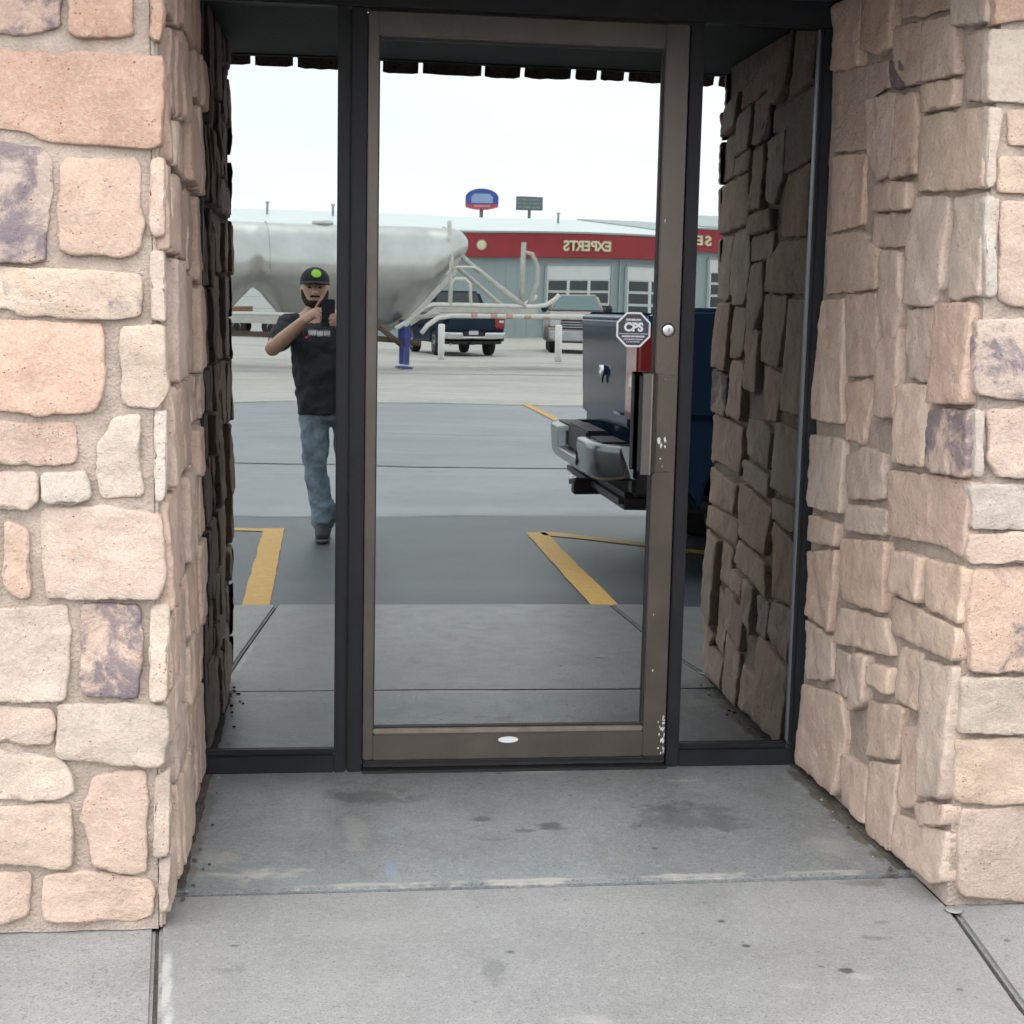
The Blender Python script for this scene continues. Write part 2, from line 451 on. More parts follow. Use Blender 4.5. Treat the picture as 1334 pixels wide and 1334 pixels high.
M['bronze_light'] = mat('worn bronze edge', (0.20, 0.17, 0.145), 0.38, 0.6, var=0.18, vscale=25, rvar=0.1)
M['rubber'] = mat('black rubber', (0.008, 0.008, 0.009), 0.6)
M['silver'] = mat('bright aluminium', (0.42, 0.43, 0.45), 0.28, 1.0, var=0.1, vscale=40)
M['chrome'] = mat('chrome', (0.70, 0.71, 0.72), 0.10, 1.0)
M['dull_chrome'] = mat('dull bumper chrome', (0.50, 0.52, 0.54), 0.22, 1.0, var=0.12, vscale=6)
M['white'] = mat('white paint', (0.78, 0.78, 0.76), 0.5, var=0.05, vscale=8)
M['decal_white'] = mat('white vinyl', (0.56, 0.57, 0.60), 0.45)
M['decal_grey'] = mat('grey printed lettering', (0.34, 0.36, 0.42), 0.5)
M['decal_black'] = mat('black vinyl', (0.008, 0.012, 0.022), 0.4)
M['soffit'] = mat('dark green painted soffit', (0.018, 0.032, 0.028), 0.7, var=0.3, vscale=5, bump=0.2, bscale=40)
M['shake'] = mat('weathered cedar shake', (0.085, 0.060, 0.045), 0.9, var=0.35, vscale=30, bump=0.8, bscale=55)
M['gum'] = mat('flattened black gum', (0.045, 0.045, 0.047), 0.8, var=0.3, vscale=200)
M['ghost'] = mat('faded chalk blue', (0.20, 0.24, 0.33), 0.8, var=0.2, vscale=60)
LEFT_FRONT = [
("p",0.6,[(-0.727,1.978),(-0.528,1.987),(-0.523,1.892),(-0.553,1.886),(-0.59,1.876),(-0.642,1.877),(-0.73,1.873)]),
("o",0,[(-0.511,1.988),(-0.385,1.994),(-0.388,1.886),(-0.419,1.88),(-0.501,1.877),(-0.513,1.885)]),
("o",0,[(-0.349,1.996),(-0.322,1.997),(-0.326,1.908),(-0.332,1.875),(-0.352,1.88)]),
("o",0,[(-0.731,1.837),(-0.643,1.844),(-0.322,1.846),(-0.312,1.819),(-0.315,1.774),(-0.331,1.667),(-0.362,1.66),(-0.482,1.667),(-0.55,1.663),(-0.594,1.685),(-0.646,1.694),(-0.735,1.686)]),
("k",0.75,[(-0.735,1.665),(-0.647,1.668),(-0.572,1.659),(-0.55,1.637),(-0.553,1.554),(-0.566,1.431),(-0.652,1.424),(-0.742,1.427)]),
("k",0,[(-0.531,1.627),(-0.52,1.638),(-0.385,1.643),(-0.373,1.62),(-0.371,1.498),(-0.379,1.459),(-0.41,1.446),(-0.516,1.44),(-0.536,1.455),(-0.536,1.539)]),
("k",0,[(-0.353,1.644),(-0.324,1.645),(-0.312,1.63),(-0.313,1.592),(-0.323,1.491),(-0.348,1.483),(-0.357,1.514)]),
("c",0.5,[(-0.742,1.419),(-0.652,1.418),(-0.463,1.415),(-0.373,1.41),(-0.372,1.382),(-0.376,1.323),(-0.442,1.316),(-0.624,1.319),(-0.636,1.334),(-0.654,1.334),(-0.744,1.335)]),
("w",0.2,[(-0.356,1.46),(-0.33,1.46),(-0.323,1.383),(-0.319,1.352),(-0.327,1.316),(-0.354,1.317),(-0.359,1.359)]),
("p",0,[(-0.745,1.312),(-0.655,1.312),(-0.457,1.307),(-0.449,1.263),(-0.455,1.153),(-0.468,1.124),(-0.522,1.121),(-0.598,1.116),(-0.659,1.127),(-0.75,1.122)]),
("w",0.15,[(-0.416,1.303),(-0.327,1.309),(-0.326,1.258),(-0.317,1.218),(-0.32,1.163),(-0.344,1.134),(-0.398,1.133),(-0.418,1.146),(-0.42,1.264)]),
("p",0,[(-0.75,1.105),(-0.659,1.105),(-0.514,1.102),(-0.507,1.073),(-0.511,1.025),(-0.52,1.016),(-0.6,1.015),(-0.661,1.019),(-0.752,1.015)]),
("c",0,[(-0.437,1.114),(-0.38,1.122),(-0.383,1.059),(-0.373,0.962),(-0.385,0.95),(-0.463,0.946),(-0.473,0.994),(-0.466,1.034),(-0.47,1.058),(-0.453,1.074)]),
("w",0,[(-0.352,1.123),(-0.319,1.128),(-0.321,1.043),(-0.33,0.947),(-0.349,0.938),(-0.354,1.027)]),
("k",0,[(-0.753,1),(-0.662,0.999),(-0.593,1.002),(-0.583,0.977),(-0.586,0.937),(-0.61,0.921),(-0.663,0.922),(-0.755,0.928)]),
("w",0.1,[(-0.578,0.996),(-0.493,1.003),(-0.481,0.978),(-0.48,0.946),(-0.517,0.933),(-0.571,0.932),(-0.582,0.948)]),
("k",0.1,[(-0.579,0.921),(-0.463,0.93),(-0.338,0.914),(-0.332,0.833),(-0.33,0.768),(-0.343,0.732),(-0.403,0.735),(-0.513,0.732),(-0.572,0.735),(-0.583,0.8)]),
("k",0,[(-0.656,0.897),(-0.609,0.881),(-0.608,0.8),(-0.606,0.739),(-0.621,0.732),(-0.652,0.749),(-0.664,0.768)]),
("c",0,[(-0.77,0.909),(-0.679,0.906),(-0.678,0.832),(-0.686,0.726),(-0.775,0.729)]),
("w",0,[(-0.653,0.711),(-0.536,0.719),(-0.529,0.67),(-0.531,0.588),(-0.54,0.515),(-0.673,0.513),(-0.766,0.516),(-0.76,0.712)]),
("k",0.8,[(-0.505,0.719),(-0.387,0.723),(-0.379,0.702),(-0.384,0.586),(-0.393,0.52),(-0.437,0.517),(-0.5,0.521),(-0.511,0.554)]),
("w",0,[(-0.363,0.718),(-0.324,0.718),(-0.326,0.619),(-0.329,0.516),(-0.366,0.511),(-0.366,0.619)]),
("k",0.1,[(-0.766,0.504),(-0.673,0.505),(-0.571,0.497),(-0.564,0.463),(-0.568,0.417),(-0.604,0.419),(-0.675,0.423),(-0.768,0.425)]),
("c",0,[(-0.557,0.505),(-0.437,0.509),(-0.324,0.499),(-0.323,0.435),(-0.335,0.371),(-0.351,0.366),(-0.502,0.381),(-0.562,0.388),(-0.56,0.455)]),
("c",0,[(-0.768,0.412),(-0.675,0.407),(-0.55,0.388),(-0.527,0.346),(-0.526,0.315),(-0.559,0.301),(-0.63,0.295),(-0.678,0.298),(-0.771,0.298)]),
("c",0,[(-0.772,0.283),(-0.678,0.281),(-0.536,0.29),(-0.531,0.253),(-0.532,0.15),(-0.546,0.146),(-0.681,0.158),(-0.775,0.165)]),
("k",0,[(-0.487,0.34),(-0.439,0.359),(-0.375,0.358),(-0.373,0.266),(-0.377,0.129),(-0.394,0.124),(-0.49,0.149),(-0.505,0.235),(-0.52,0.252)]),
("c",0,[(-0.359,0.343),(-0.32,0.362),(-0.317,0.35),(-0.323,0.248),(-0.328,0.171),(-0.361,0.167)]),
("k",0,[(-0.775,0.143),(-0.621,0.139),(-0.623,0.05),(-0.636,0.037),(-0.684,0.026),(-0.779,0.026)]),
("k",0,[(-0.594,0.126),(-0.57,0.138),(-0.49,0.136),(-0.37,0.112),(-0.357,0.077),(-0.362,0.035),(-0.403,0.021),(-0.492,0.024),(-0.588,0.027),(-0.596,0.049)]),
("k",0,[(-0.35,0.156),(-0.325,0.162),(-0.323,0.093),(-0.33,0.048),(-0.349,0.042)])]
RIGHT_FRONT = [
("o",0,[(1.417,2.08),(1.594,2.089),(1.601,1.996),(1.486,1.996),(1.425,1.984)]),
("c",0,[(1.417,1.974),(1.603,1.974),(1.614,1.824),(1.498,1.823),(1.42,1.825)]),
("k",0,[(1.47,1.807),(1.615,1.813),(1.621,1.732),(1.476,1.733)]),
("c",0,[(1.455,1.708),(1.622,1.714),(1.629,1.63),(1.455,1.631)]),
("w",0,[(1.422,1.809),(1.454,1.81),(1.446,1.722),(1.449,1.644),(1.428,1.64)]),
("w",0,[(1.426,1.62),(1.452,1.621),(1.467,1.408),(1.439,1.402)]),
("k",0,[(1.466,1.61),(1.63,1.617),(1.647,1.383),(1.504,1.387),(1.474,1.4)]),
("k",0.7,[(1.428,1.352),(1.648,1.373),(1.662,1.18),(1.5,1.181),(1.435,1.19),(1.428,1.248)]),
("w",0.2,[(1.432,1.158),(1.455,1.158),(1.461,1.009),(1.438,1.006)]),
("k",0.1,[(1.467,1.158),(1.663,1.166),(1.676,1.001),(1.494,1.006),(1.47,1.044)]),
("w",0.2,[(1.436,0.987),(1.676,0.994),(1.684,0.889),(1.442,0.888)]),
("k",0,[(1.439,0.876),(1.685,0.88),(1.69,0.804),(1.543,0.813),(1.449,0.808),(1.437,0.827)]),
("k",0.6,[(1.461,0.796),(1.69,0.801),(1.709,0.551),(1.461,0.562),(1.445,0.695)]),
("c",0.1,[(1.444,0.546),(1.71,0.544),(1.72,0.41),(1.441,0.419)]),
("c",0.1,[(1.439,0.399),(1.72,0.406),(1.732,0.241),(1.461,0.248),(1.443,0.265)]),
("k",0.1,[(1.464,0.233),(1.732,0.237),(1.75,0.008),(1.617,0.01),(1.469,0.029),(1.459,0.136)])]
RIGHT_JAMB = [
("p",0,[(0.048,2.268),(0.277,2.222),(0.294,2.029),(0.081,2.048)]),
("p",0,[(0.292,2.239),(0.519,2.192),(0.531,2.039),(0.435,2.036),(0.329,2.069)]),
("p",0,[(0.532,2.208),(0.881,2.134),(0.891,2.064),(0.558,2.102)]),
("c",0,[(0.898,2.13),(1.097,2.089),(1.103,1.994),(0.918,2.022)]),
("k",0,[(0.534,2.086),(0.711,2.067),(0.721,1.926),(0.634,1.926),(0.536,2.001)]),
("k",0,[(0.725,2.064),(0.907,2.044),(0.947,1.91),(0.755,1.919)]),
("c",0.6,[(0.952,1.994),(1.093,1.98),(1.107,1.832),(0.986,1.845)]),
("p",0,[(0.068,2.043),(0.492,2.011),(0.503,1.939),(0.334,1.953),(0.435,1.92),(0.442,1.801),(0.095,1.821)]),
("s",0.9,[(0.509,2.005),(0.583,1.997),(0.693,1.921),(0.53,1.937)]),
("k",0,[(0.354,1.934),(0.548,1.919),(0.55,1.729),(0.455,1.71),(0.37,1.789)]),
("k",0.6,[(0.575,1.91),(0.697,1.899),(0.744,1.706),(0.574,1.707)]),
("c",0,[(0.733,1.912),(0.928,1.899),(0.932,1.839),(0.752,1.848)]),
("c",0,[(0.744,1.838),(1.106,1.813),(1.116,1.64),(0.745,1.664)]),
("k",0.4,[(0.09,1.807),(0.34,1.792),(0.356,1.605),(0.108,1.597)]),
("k",0.2,[(0.457,1.698),(0.698,1.688),(0.703,1.622),(0.45,1.633)]),
("c",0,[(0.44,1.624),(0.7,1.612),(0.706,1.533),(0.452,1.54)]),
("c",0,[(0.723,1.649),(0.919,1.633),(0.917,1.436),(0.879,1.386),(0.712,1.391),(0.684,1.515)]),
("c",0,[(0.941,1.631),(1.113,1.629),(1.134,1.407),(0.957,1.404)]),
("k",0,[(0.07,1.586),(0.347,1.585),(0.492,1.532),(0.496,1.433),(0.08,1.422)]),
("p",0,[(0.526,1.525),(0.653,1.52),(0.688,1.383),(0.664,1.307),(0.596,1.305),(0.518,1.393)]),
("c",0,[(0.056,1.402),(0.246,1.405),(0.278,1.062),(0.023,1.059),(0.034,1.273)]),
("p",0,[(0.263,1.416),(0.498,1.419),(0.529,1.209),(0.314,1.196)]),
("p",0,[(0.533,1.29),(0.681,1.33),(0.688,1.106),(0.544,1.106)]),
("k",0.5,[(0.714,1.374),(0.871,1.379),(0.887,1.206),(0.763,1.211),(0.717,1.289)]),
("o",0.2,[(0.897,1.39),(1.097,1.389),(1.101,1.246),(1.104,1.171),(0.912,1.158)]),
("p",0,[(0.286,1.173),(0.503,1.194),(0.442,1.02),(0.321,1.02)]),
("c",0,[(0.691,1.189),(0.874,1.198),(0.884,1.004),(0.693,1)]),
("k",0.8,[(0.901,1.139),(1.115,1.153),(1.128,1.005),(0.903,0.998)]),
("c",0,[(0.024,1.009),(0.309,1.021),(0.32,0.817),(0.055,0.8)]),
("c",0,[(0.346,0.982),(0.472,1.015),(0.613,1.008),(0.629,0.894),(0.376,0.863)]),
("o",0.1,[(0.66,0.973),(1.113,0.993),(1.13,0.821),(1.004,0.833),(0.695,0.81)]),
("k",0,[(0.058,0.777),(0.293,0.783),(0.29,0.717),(0.069,0.701)]),
("c",0,[(0.36,0.846),(0.66,0.87),(0.654,0.802),(0.358,0.775)]),
("k",0,[(0.318,0.743),(0.672,0.787),(0.672,0.605),(0.373,0.584)]),
("k",0,[(0.716,0.774),(0.906,0.786),(0.904,0.677),(0.725,0.672)]),
("c",0.3,[(0.921,0.783),(1.145,0.799),(1.147,0.672),(0.937,0.674)]),
("k",0,[(0.054,0.662),(0.292,0.707),(0.262,0.469),(0.066,0.479)]),
("c",0,[(0.717,0.656),(1.145,0.657),(1.148,0.582),(0.721,0.562)]),
("c",0,[(0.359,0.555),(0.674,0.588),(0.739,0.506),(0.475,0.473),(0.33,0.449)]),
("k",0,[(0.055,0.458),(0.278,0.45),(0.314,0.341),(0.095,0.287)]),
("k",0.2,[(0.478,0.452),(0.581,0.47),(0.582,0.345),(0.477,0.296)]),
("c",0,[(0.6,0.455),(0.743,0.477),(0.743,0.408),(0.602,0.402)]),
("c",0,[(0.776,0.54),(0.912,0.552),(0.913,0.413),(0.78,0.407)]),
("c",0,[(0.942,0.544),(1.13,0.563),(1.144,0.259),(0.979,0.223)]),
("c",0,[(0.326,0.432),(0.438,0.436),(0.425,0.319),(0.337,0.314)]),
("k",0.3,[(0.069,0.264),(0.395,0.311),(0.44,0.214),(0.392,0.028),(0.076,0.024)]),
("c",0,[(0.598,0.355),(0.832,0.397),(0.802,0.255),(0.608,0.21)]),
("k",0,[(0.418,0.155),(0.591,0.169),(0.612,0.022),(0.438,0.021)]),
("k",0,[(0.621,0.195),(0.804,0.241),(0.81,0.021),(0.638,0.004)]),
("k",0,[(0.815,0.338),(0.932,0.38),(0.938,0.18),(0.833,0.145)]),
("k",0,[(0.945,0.193),(1.164,0.242),(1.17,0.196),(0.99,0.15)]),
("k",0.1,[(0.821,0.121),(1.148,0.175),(1.182,0.06),(1.062,0.035),(0.836,0.022)])]

# ------------------------------------------------------------------ ground
def sheet(name, pts, z, matl, parent=None, thick=None):
    if thick:
        return prism(name, pts, 'z', z - thick, z, matl, parent, bev=0.006, seg=2)
    return pyd(name, [(x, y, z) for x, y in pts], [list(range(len(pts)))], matl, parent)

def rect(x0, x1, o0, o1):
    return [(x0, -o1), (x1, -o1), (x1, -o0), (x0, -o0)]

ground = tag(sheet('ground', [(-900, -900), (900, -900), (900, 900), (-900, 900)], -0.050, M['yard']), kind='structure')
yard = tag(sheet('yard', rect(-60, 70, 17.6, 140), -0.026, M['yard']), kind='structure')
lot = tag(sheet('parking_lot', rect(-45, 50, 2.3, 17.75), -0.020, M['asphalt_old']), kind='structure')
sealed = tag(sheet('sealed_strip', rect(-45, 50, 2.3, 5.68), -0.016, M['asphalt_new']), kind='structure')
tag(sheet('asphalt_patch', rect(-45, 50, 9.0, 12.4), -0.016, asphalt_material('greyer asphalt', (0.160, 0.175, 0.189), (0.230, 0.247, 0.262), 0.46)), kind='structure')
def wavy_strip(name, x0, x1, o, wdt, z, matl, amp=0.012, parent=None, fq=1.1):
    n = int((x1-x0)/0.08)
    A, B = [], []
    for i in range(n+1):
        x = x0 + (x1-x0)*i/n
        d = noise.noise((x*fq, o*3.1, 0.4))*amp*2 + noise.noise((x*8, o, 1))*amp*0.5
        ww = wdt*(0.7 + 0.6*abs(noise.noise((x*5, o, 7))))
        A.append((x, -(o+d-ww/2), z)); B.append((x, -(o+d+ww/2), z))
    return pyd(name, A+B, [(i, i+1, n+2+i, n+1+i) for i in range(n)], matl, parent)
for o_, wd in ((5.69, 0.022), (9.0, 0.022), (12.4, 0.02), (17.7, 0.08)):
    tag(wavy_strip('asphalt_seam', -12, 18, o_, wd, -0.012, M['tar'], 0.02), kind='structure')
tag(wavy_strip('yard_seam', -25, 40, 28.2, 0.30, -0.022, M['asphalt_old'], 0.05), kind='structure')
tag(wavy_strip('yard_seam', -25, 40, 36.0, 0.35, -0.022, M['asphalt_old'], 0.05), kind='structure')
tag(wavy_strip('yard_seam', -25, 40, 49.0, 0.9, -0.022, M['asphalt_old'], 0.2), kind='structure')

# yellow stall markings
def marking(pts, label):
    n = []
    bm = bmesh.new()
    vs = [bm.verts.new((x, y, -0.0115)) for x, y in pts]
    f = bm.faces.new(vs)
    bmesh.ops.subdivide_edges(bm, edges=bm.edges[:], cuts=14)
    for v in bm.verts:
        v.co.x += noise.noise((v.co.x*9, v.co.y*9, 0))*0.008
        v.co.y += noise.noise((v.co.x*9, v.co.y*9, 5))*0.008
    o = bm_out('stall_marking', bm, M['yellow'])
    return tag(o, kind='structure')
marking(rect(-0.375, -0.245, 2.56, 5.12), '')
marking(rect(-5.2, -0.376, 4.99, 5.10), '')
marking(rect(1.255, 1.385, 2.55, 4.88), '')
marking([(1.35, -4.93), (1.35, -4.76), (4.6, -1.66-0.93), (4.6, -1.80-0.96)], '')
marking(rect(2.94, 3.06, 6.5, 18.0), '')

# sidewalk: three cast panels with open joints, and the entry slab between the piers
walk = tag(empty('sidewalk', (0.5, -1.8, 0)), kind='structure')
def wpanel(name, pts, z, matl, parent, thick=0.12, bev=0.008):
    o = prism(name, [(x-0.5, y+1.8) for x, y in pts], 'z', z-thick, z, matl, parent, bev=bev)
    return o
bed = box('joint_bed', -6.5, 7, -0.69, 0.85, -0.11, -0.014, M['joint'], walk)
wpanel('panel', [(-0.352, -0.934), (-0.352, -1.12), (-0.308, -1.57), (-0.203, -2.53), (1.331, -2.52), (1.378, -1.62), (1.447, -1.12), (1.446, -0.934)], 0.0, M['walk'], walk)
wpanel('panel', [(-6.4, -1.100), (-0.362, -1.100), (-0.318, -1.57), (-0.213, -2.535), (-6.4, -2.56)], -0.002, M['walk'], walk)
wpanel('panel', [(1.458, -1.100), (6.9, -1.100), (6.9, -2.50), (1.342, -2.52), (1.388, -1.62)], 0.001, M['walk'], walk)
slab = tag(empty('entry_slab', (0.55, -0.45, 0)), kind='structure')
prism('slab', [(x-0.55, y+0.45) for x, y in ((-0.40, 0.10), (-0.40, -0.924), (1.50, -0.912), (1.50, 0.10))], 'z', -0.10, 0.004, M['slab'], slab, bev=0.006)
# chipped pale arris along the joint
def blotch(name, cx, co, rx, ro, z, matl, parent, seed, n=22, rough=0.35, h=0.0):
    V = [(0, 0, 0)]
    for k in range(n):
        a = 2*math.pi*k/n
        rr = 1 + rough*2*noise.noise((math.cos(a)*1.6+seed, math.sin(a)*1.6, seed*1.7))
        V.append((rx*rr*math.cos(a), ro*rr*math.sin(a), -h))
    o = pyd(name, V, [(0, 1+k, 1+(k+1) % n) for k in range(n)], matl, parent)
    o.location = Vector((cx, -co, z)) - parent.location
    return o
def ragged_strip(name, x0, x1, o, wdt, z, matl, parent, seed):
    n = int((x1-x0)/0.012)
    A, B = [], []
    px_, py_ = parent.location.x, parent.location.y
    for i in range(n+1):
        x = x0 + (x1-x0)*i/n
        e = min(1, 8*(x-x0)/(x1-x0), 8*(x1-x)/(x1-x0))
        w1 = wdt*e*(0.35 + 0.9*abs(noise.noise((x*14, seed, 0))) + 0.5*abs(noise.noise((x*45, seed, 3))))
        w2 = wdt*e*(0.35 + 0.9*abs(noise.noise((x*14, seed, 9))) + 0.5*abs(noise.noise((x*45, seed, 6))))
        A.append((x-px_, -(o-w1)-py_, z)); B.append((x-px_, -(o+w2)-py_, z))
    return pyd(name, A+B, [(i, i+1, n+2+i, n+1+i) for i in range(n)], matl, parent)
# a round plug by the right corner
lathe('plug', [(0.002, 0.0055), (0.019, 0.0055), (0.0215, 0.003)], 'z', (1.447-0.5, -1.150+1.8, 0.0), M['walk'], walk, 20)
for x_, s_, o0, o1 in ((1.415, 1, 0.03, 0.905), (-0.326, -1, 0.03, 0.90)):   # dark dirt line where the reveals meet the slab
    V = []; n = 90
    for i in range(n+1):
        o_ = o0 + (o1-o0)*i/n
        a = x_ + 0.006*noise.noise((o_*7, s_, 0)); wd = 0.004 + 0.010*abs(noise.noise((o_*11, s_, 4))) + 0.005*abs(noise.noise((o_*40, s_, 6)))
        zz = 0.0053 if o_ < 0.905 else 0.0012
        V += [(a-s_*wd-0.55, -o_+0.45, zz), (a+s_*0.03-0.55, -o_+0.45, zz)]
    pyd('dirt_line', V, [(2*i, 2*i+1, 2*i+3, 2*i+2) for i in range(n)], M['joint'], slab)
rb2 = random.Random(21)
for i in range(26):                                   # grit blown against the foot of the reveals
    side_ = i % 2
    x_ = (1.405 - abs(rb2.gauss(0, 0.02))) if side_ else (-0.318 + abs(rb2.gauss(0, 0.02)))
    y_ = -rb2.uniform(0.03, 1.0); r_ = rb2.uniform(0.0025, 0.0065)
    bm = bmesh.new(); add_ellipsoid(bm, (x_-0.55, y_+0.45, 0.004+r_*0.5), (r_, r_*rb2.uniform(0.6, 1.2), r_*0.7), 6, 4)
    bm_out('pebble', bm, M['walk'] if rb2.random() < 0.4 else M['joint'], slab, False)
# ------------------------------------------------------------------ stone piers
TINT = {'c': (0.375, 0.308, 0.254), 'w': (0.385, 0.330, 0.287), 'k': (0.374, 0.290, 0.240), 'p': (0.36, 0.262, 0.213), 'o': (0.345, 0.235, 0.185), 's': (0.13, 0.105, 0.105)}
def chaikin(pts, q):
    o = []
    for i in range(len(pts)):
        a, b, c = Vector(pts[i-1]), Vector(pts[i]), Vector(pts[(i+1) % len(pts)])
        la, lc = (a-b).length, (c-b).length
        da = min(q, la*0.4); dc = min(q, lc*0.4)
        p1 = b + (a-b)*(da/max(la, 1e-6)); p3 = b + (c-b)*(dc/max(lc, 1e-6))
        mid_ = b*0.45 + (p1+p3)*0.275
        o += [p1, mid_, p3]
    return o

def stone(poly, place, H, code, stain, parent, sd, grow=0.0, jamb=False):
    """place(u, v, h) -> world; a rough hewn block face with a ragged outline"""
    pts = chaikin([Vector((u, v)) for u, v in poly], 0.007)
    per = [0.0]
    for i in range(len(pts)): per.append(per[-1] + (pts[(i+1) % len(pts)] - pts[i]).length)
    tot = per[-1]
    N = max(26, min(84, int(tot/0.0095)))
    c = sum(pts, Vector((0, 0)))/len(pts)
    ring = []
    j = 0
    for k in range(N):
        s = tot*k/N
        while per[j+1] < s: j += 1
        t = (s-per[j])/max(per[j+1]-per[j], 1e-9)
        p = pts[j % len(pts)].lerp(pts[(j+1) % len(pts)], t)
        d = (p-c).normalized()
        p = p + d*(grow + noise.noise((p.x*22+sd, p.y*22, sd*0.3))*0.006 + noise.noise((p.x*75, p.y*75+sd, 1.1))*0.0034 + noise.noise((p.x*190, p.y*190+sd, 4.1))*0.0016)
        ring.append(p)
    tk = 0.45 if jamb else 1.0
    tu, tv = random.uniform(-0.05, 0.05)*tk, random.uniform(-0.10, 0.0)*tk
    def hgt(p, k):
        e = (p-c)
        return H*k + tu*e.x + tv*e.y + (0.006 if jamb else 0.009)*noise.noise((p.x*9+sd*3, p.y*9, sd)) + 0.004*noise.noise((p.x*22, p.y*22+sd, 2)) + (0.003*noise.noise((p.x*70, p.y*70, sd)) if k < 1.01 else 0.0)
    V = []
    levels = [(0.0, None), (0.0010, 0.60), (0.0028, 0.93), (0.008, 1.0)]
    for inset, k in levels:
        for p in ring:
            d = c-p; l = d.length
            q = p + d*(min(inset, l*0.5)/max(l, 1e-6))
            V.append(place(q.x, q.y, -0.02 if k is None else max(0.004, hgt(q, k))))
    fr = [0.22, 0.36, 0.52, 0.68, 0.84]
    for f in fr:
        for p in ring:
            q = p.lerp(c, f)
            V.append(place(q.x, q.y, max(0.006, hgt(q, 1.04))))
    V.append(place(c.x, c.y, max(0.006, hgt(c, 1.04))))
    nl = len(levels)+len(fr)
    F = []
    for i in range(nl-1):
        for k in range(N):
            F.append((i*N+k, i*N+(k+1) % N, (i+1)*N+(k+1) % N, (i+1)*N+k))
    top = nl*N
    for k in range(N): F.append(((nl-1)*N+k, (nl-1)*N+(k+1) % N, top))
    o0 = parent.location
    V = [Vector(v)-o0 for v in V]
    me = bpy.data.meshes.new('stone')
    me.from_pydata(V, [], F)
    # outward normals
    nrm = place(0, 0, 1) - place(0, 0, 0)
    me.update()
    if me.polygons[-1].normal.dot(nrm) < 0:
        me.flip_normals()
    o = link('stone', me, M['stone'], parent, True)
    b = TINT[code]
    if jamb: b = tuple(0.5*x_ + 0.5*y_ for x_, y_ in zip((b[0]*1.08, b[1]*1.04, b[2]*1.03), (0.455, 0.360, 0.302))) if code != 's' else b
    g = random.uniform(0.93, 1.06); wv = random.uniform(-0.02, 0.02)
    o.color = (b[0]*g+wv, b[1]*g, b[2]*g-wv*0.6, stain)
    return o

def fill_rect(u0, u1, v0, v1, rnd, wmin=0.09, wmax=0.26, hmin=0.07, hmax=0.17):
    """irregular ashlar: split a rectangle into stones"""
    out_ = []
    def rec(a, b, c, d):
        wd, ht = b-a, d-c
        if wd > wmax*1.15 or (wd > wmax*0.72 and ht < hmax and rnd.random() < 0.4):
            t = a + wd*rnd.uniform(0.36, 0.64)
            if ht > hmax*1.1 and (ht/hmax > wd/wmax or rnd.random() < 0.35):
                t = c + ht*rnd.uniform(0.36, 0.64); rec(a, b, c, t); rec(a, b, t, d); return
            if t-a > wmin and b-t > wmin: rec(a, t, c, d); rec(t, b, c, d); return
        if ht > hmax*1.25:
            t = c + ht*rnd.uniform(0.36, 0.64)
            if t-c > hmin and d-t > hmin: rec(a, b, c, t); rec(a, b, t, d); return
        g = rnd.uniform(0.007, 0.013)
        J = lambda: rnd.uniform(-0.006, 0.006)
        p = [(a+g+J(), c+g+J()), (a+wd*0.5, c+g+J()), (b-g+J(), c+g+J()), (b-g+J(), c+ht*0.5), (b-g+J(), d-g+J()), (a+wd*0.45, d-g+J()), (a+g+J(), d-g+J()), (a+g+J(), c+ht*0.55)]
        out_.append(p)
    rec(u0, u1, v0, v1)
    return out_

FRONT_O = 1.116            # mortar plane of the street face
LJ_X, RJ_X = -0.354, 1.444  # mortar planes of the two reveals
TOPZ = 2.243
def pier(name, label, x0, x1, jamb_x, side):
    root = empty(name, ((x0+x1)/2, -0.55, 0))
    tag(root, label, 'wall')
    ox, oy = root.location.x, root.location.y
    bm = bmesh.new()
    add_box(bm, x0-ox, x1-ox, -FRONT_O+0.02-oy, 0.16-oy, 0.0, TOPZ-0.002)
    core = bm_out('core', bm, M['mortar'], root)
    # raked mortar faces
    fp = lambda u, v, h: Vector((u, -(FRONT_O+h), v))
    jp = lambda u, v, h: Vector((jamb_x + side*h, -u, v))
    def grid(u0, u1, v0, v1, place, st=0.02):
        nu, nv = int((u1-u0)/st), int((v1-v0)/st)
        V = []
        for i in range(nu+1):
            for k in range(nv+1):
                u = u0+(u1-u0)*i/nu; v = v0+(v1-v0)*k/nv
                e = min(1.0, max(0.0, min(abs(u-x0), abs(u-x1), 9 if abs(u) > 1.2 and False else 9)/0.03)) if place is fp else min(1.0, max(0.0, (FRONT_O-u)/0.03))
                V.append(place(u, v, e*(0.006*noise.noise((u*13, v*13, side*4)) + 0.003*noise.noise((u*45, v*45, side)))) - root.location)
        F = [(i*(nv+1)+k, (i+1)*(nv+1)+k, (i+1)*(nv+1)+k+1, i*(nv+1)+k+1) for i in range(nu) for k in range(nv)]
        o = pyd('mortar', V, F, M['mortar'], root, True)
        return o
    grid(x0, x1, 0.0, TOPZ-0.004, fp)
    ca, cb = jamb_x-0.004, jamb_x+0.014
    if side > 0: box('corner_mortar', ca-ox, cb-ox, -FRONT_O+0.001-oy, -FRONT_O+0.06-oy, 0.0, TOPZ-0.004, M['mortar'], root, 0.006, 3)
    grid(-0.10, FRONT_O, 0.0, TOPZ-0.004, jp)
    return root, fp, jp

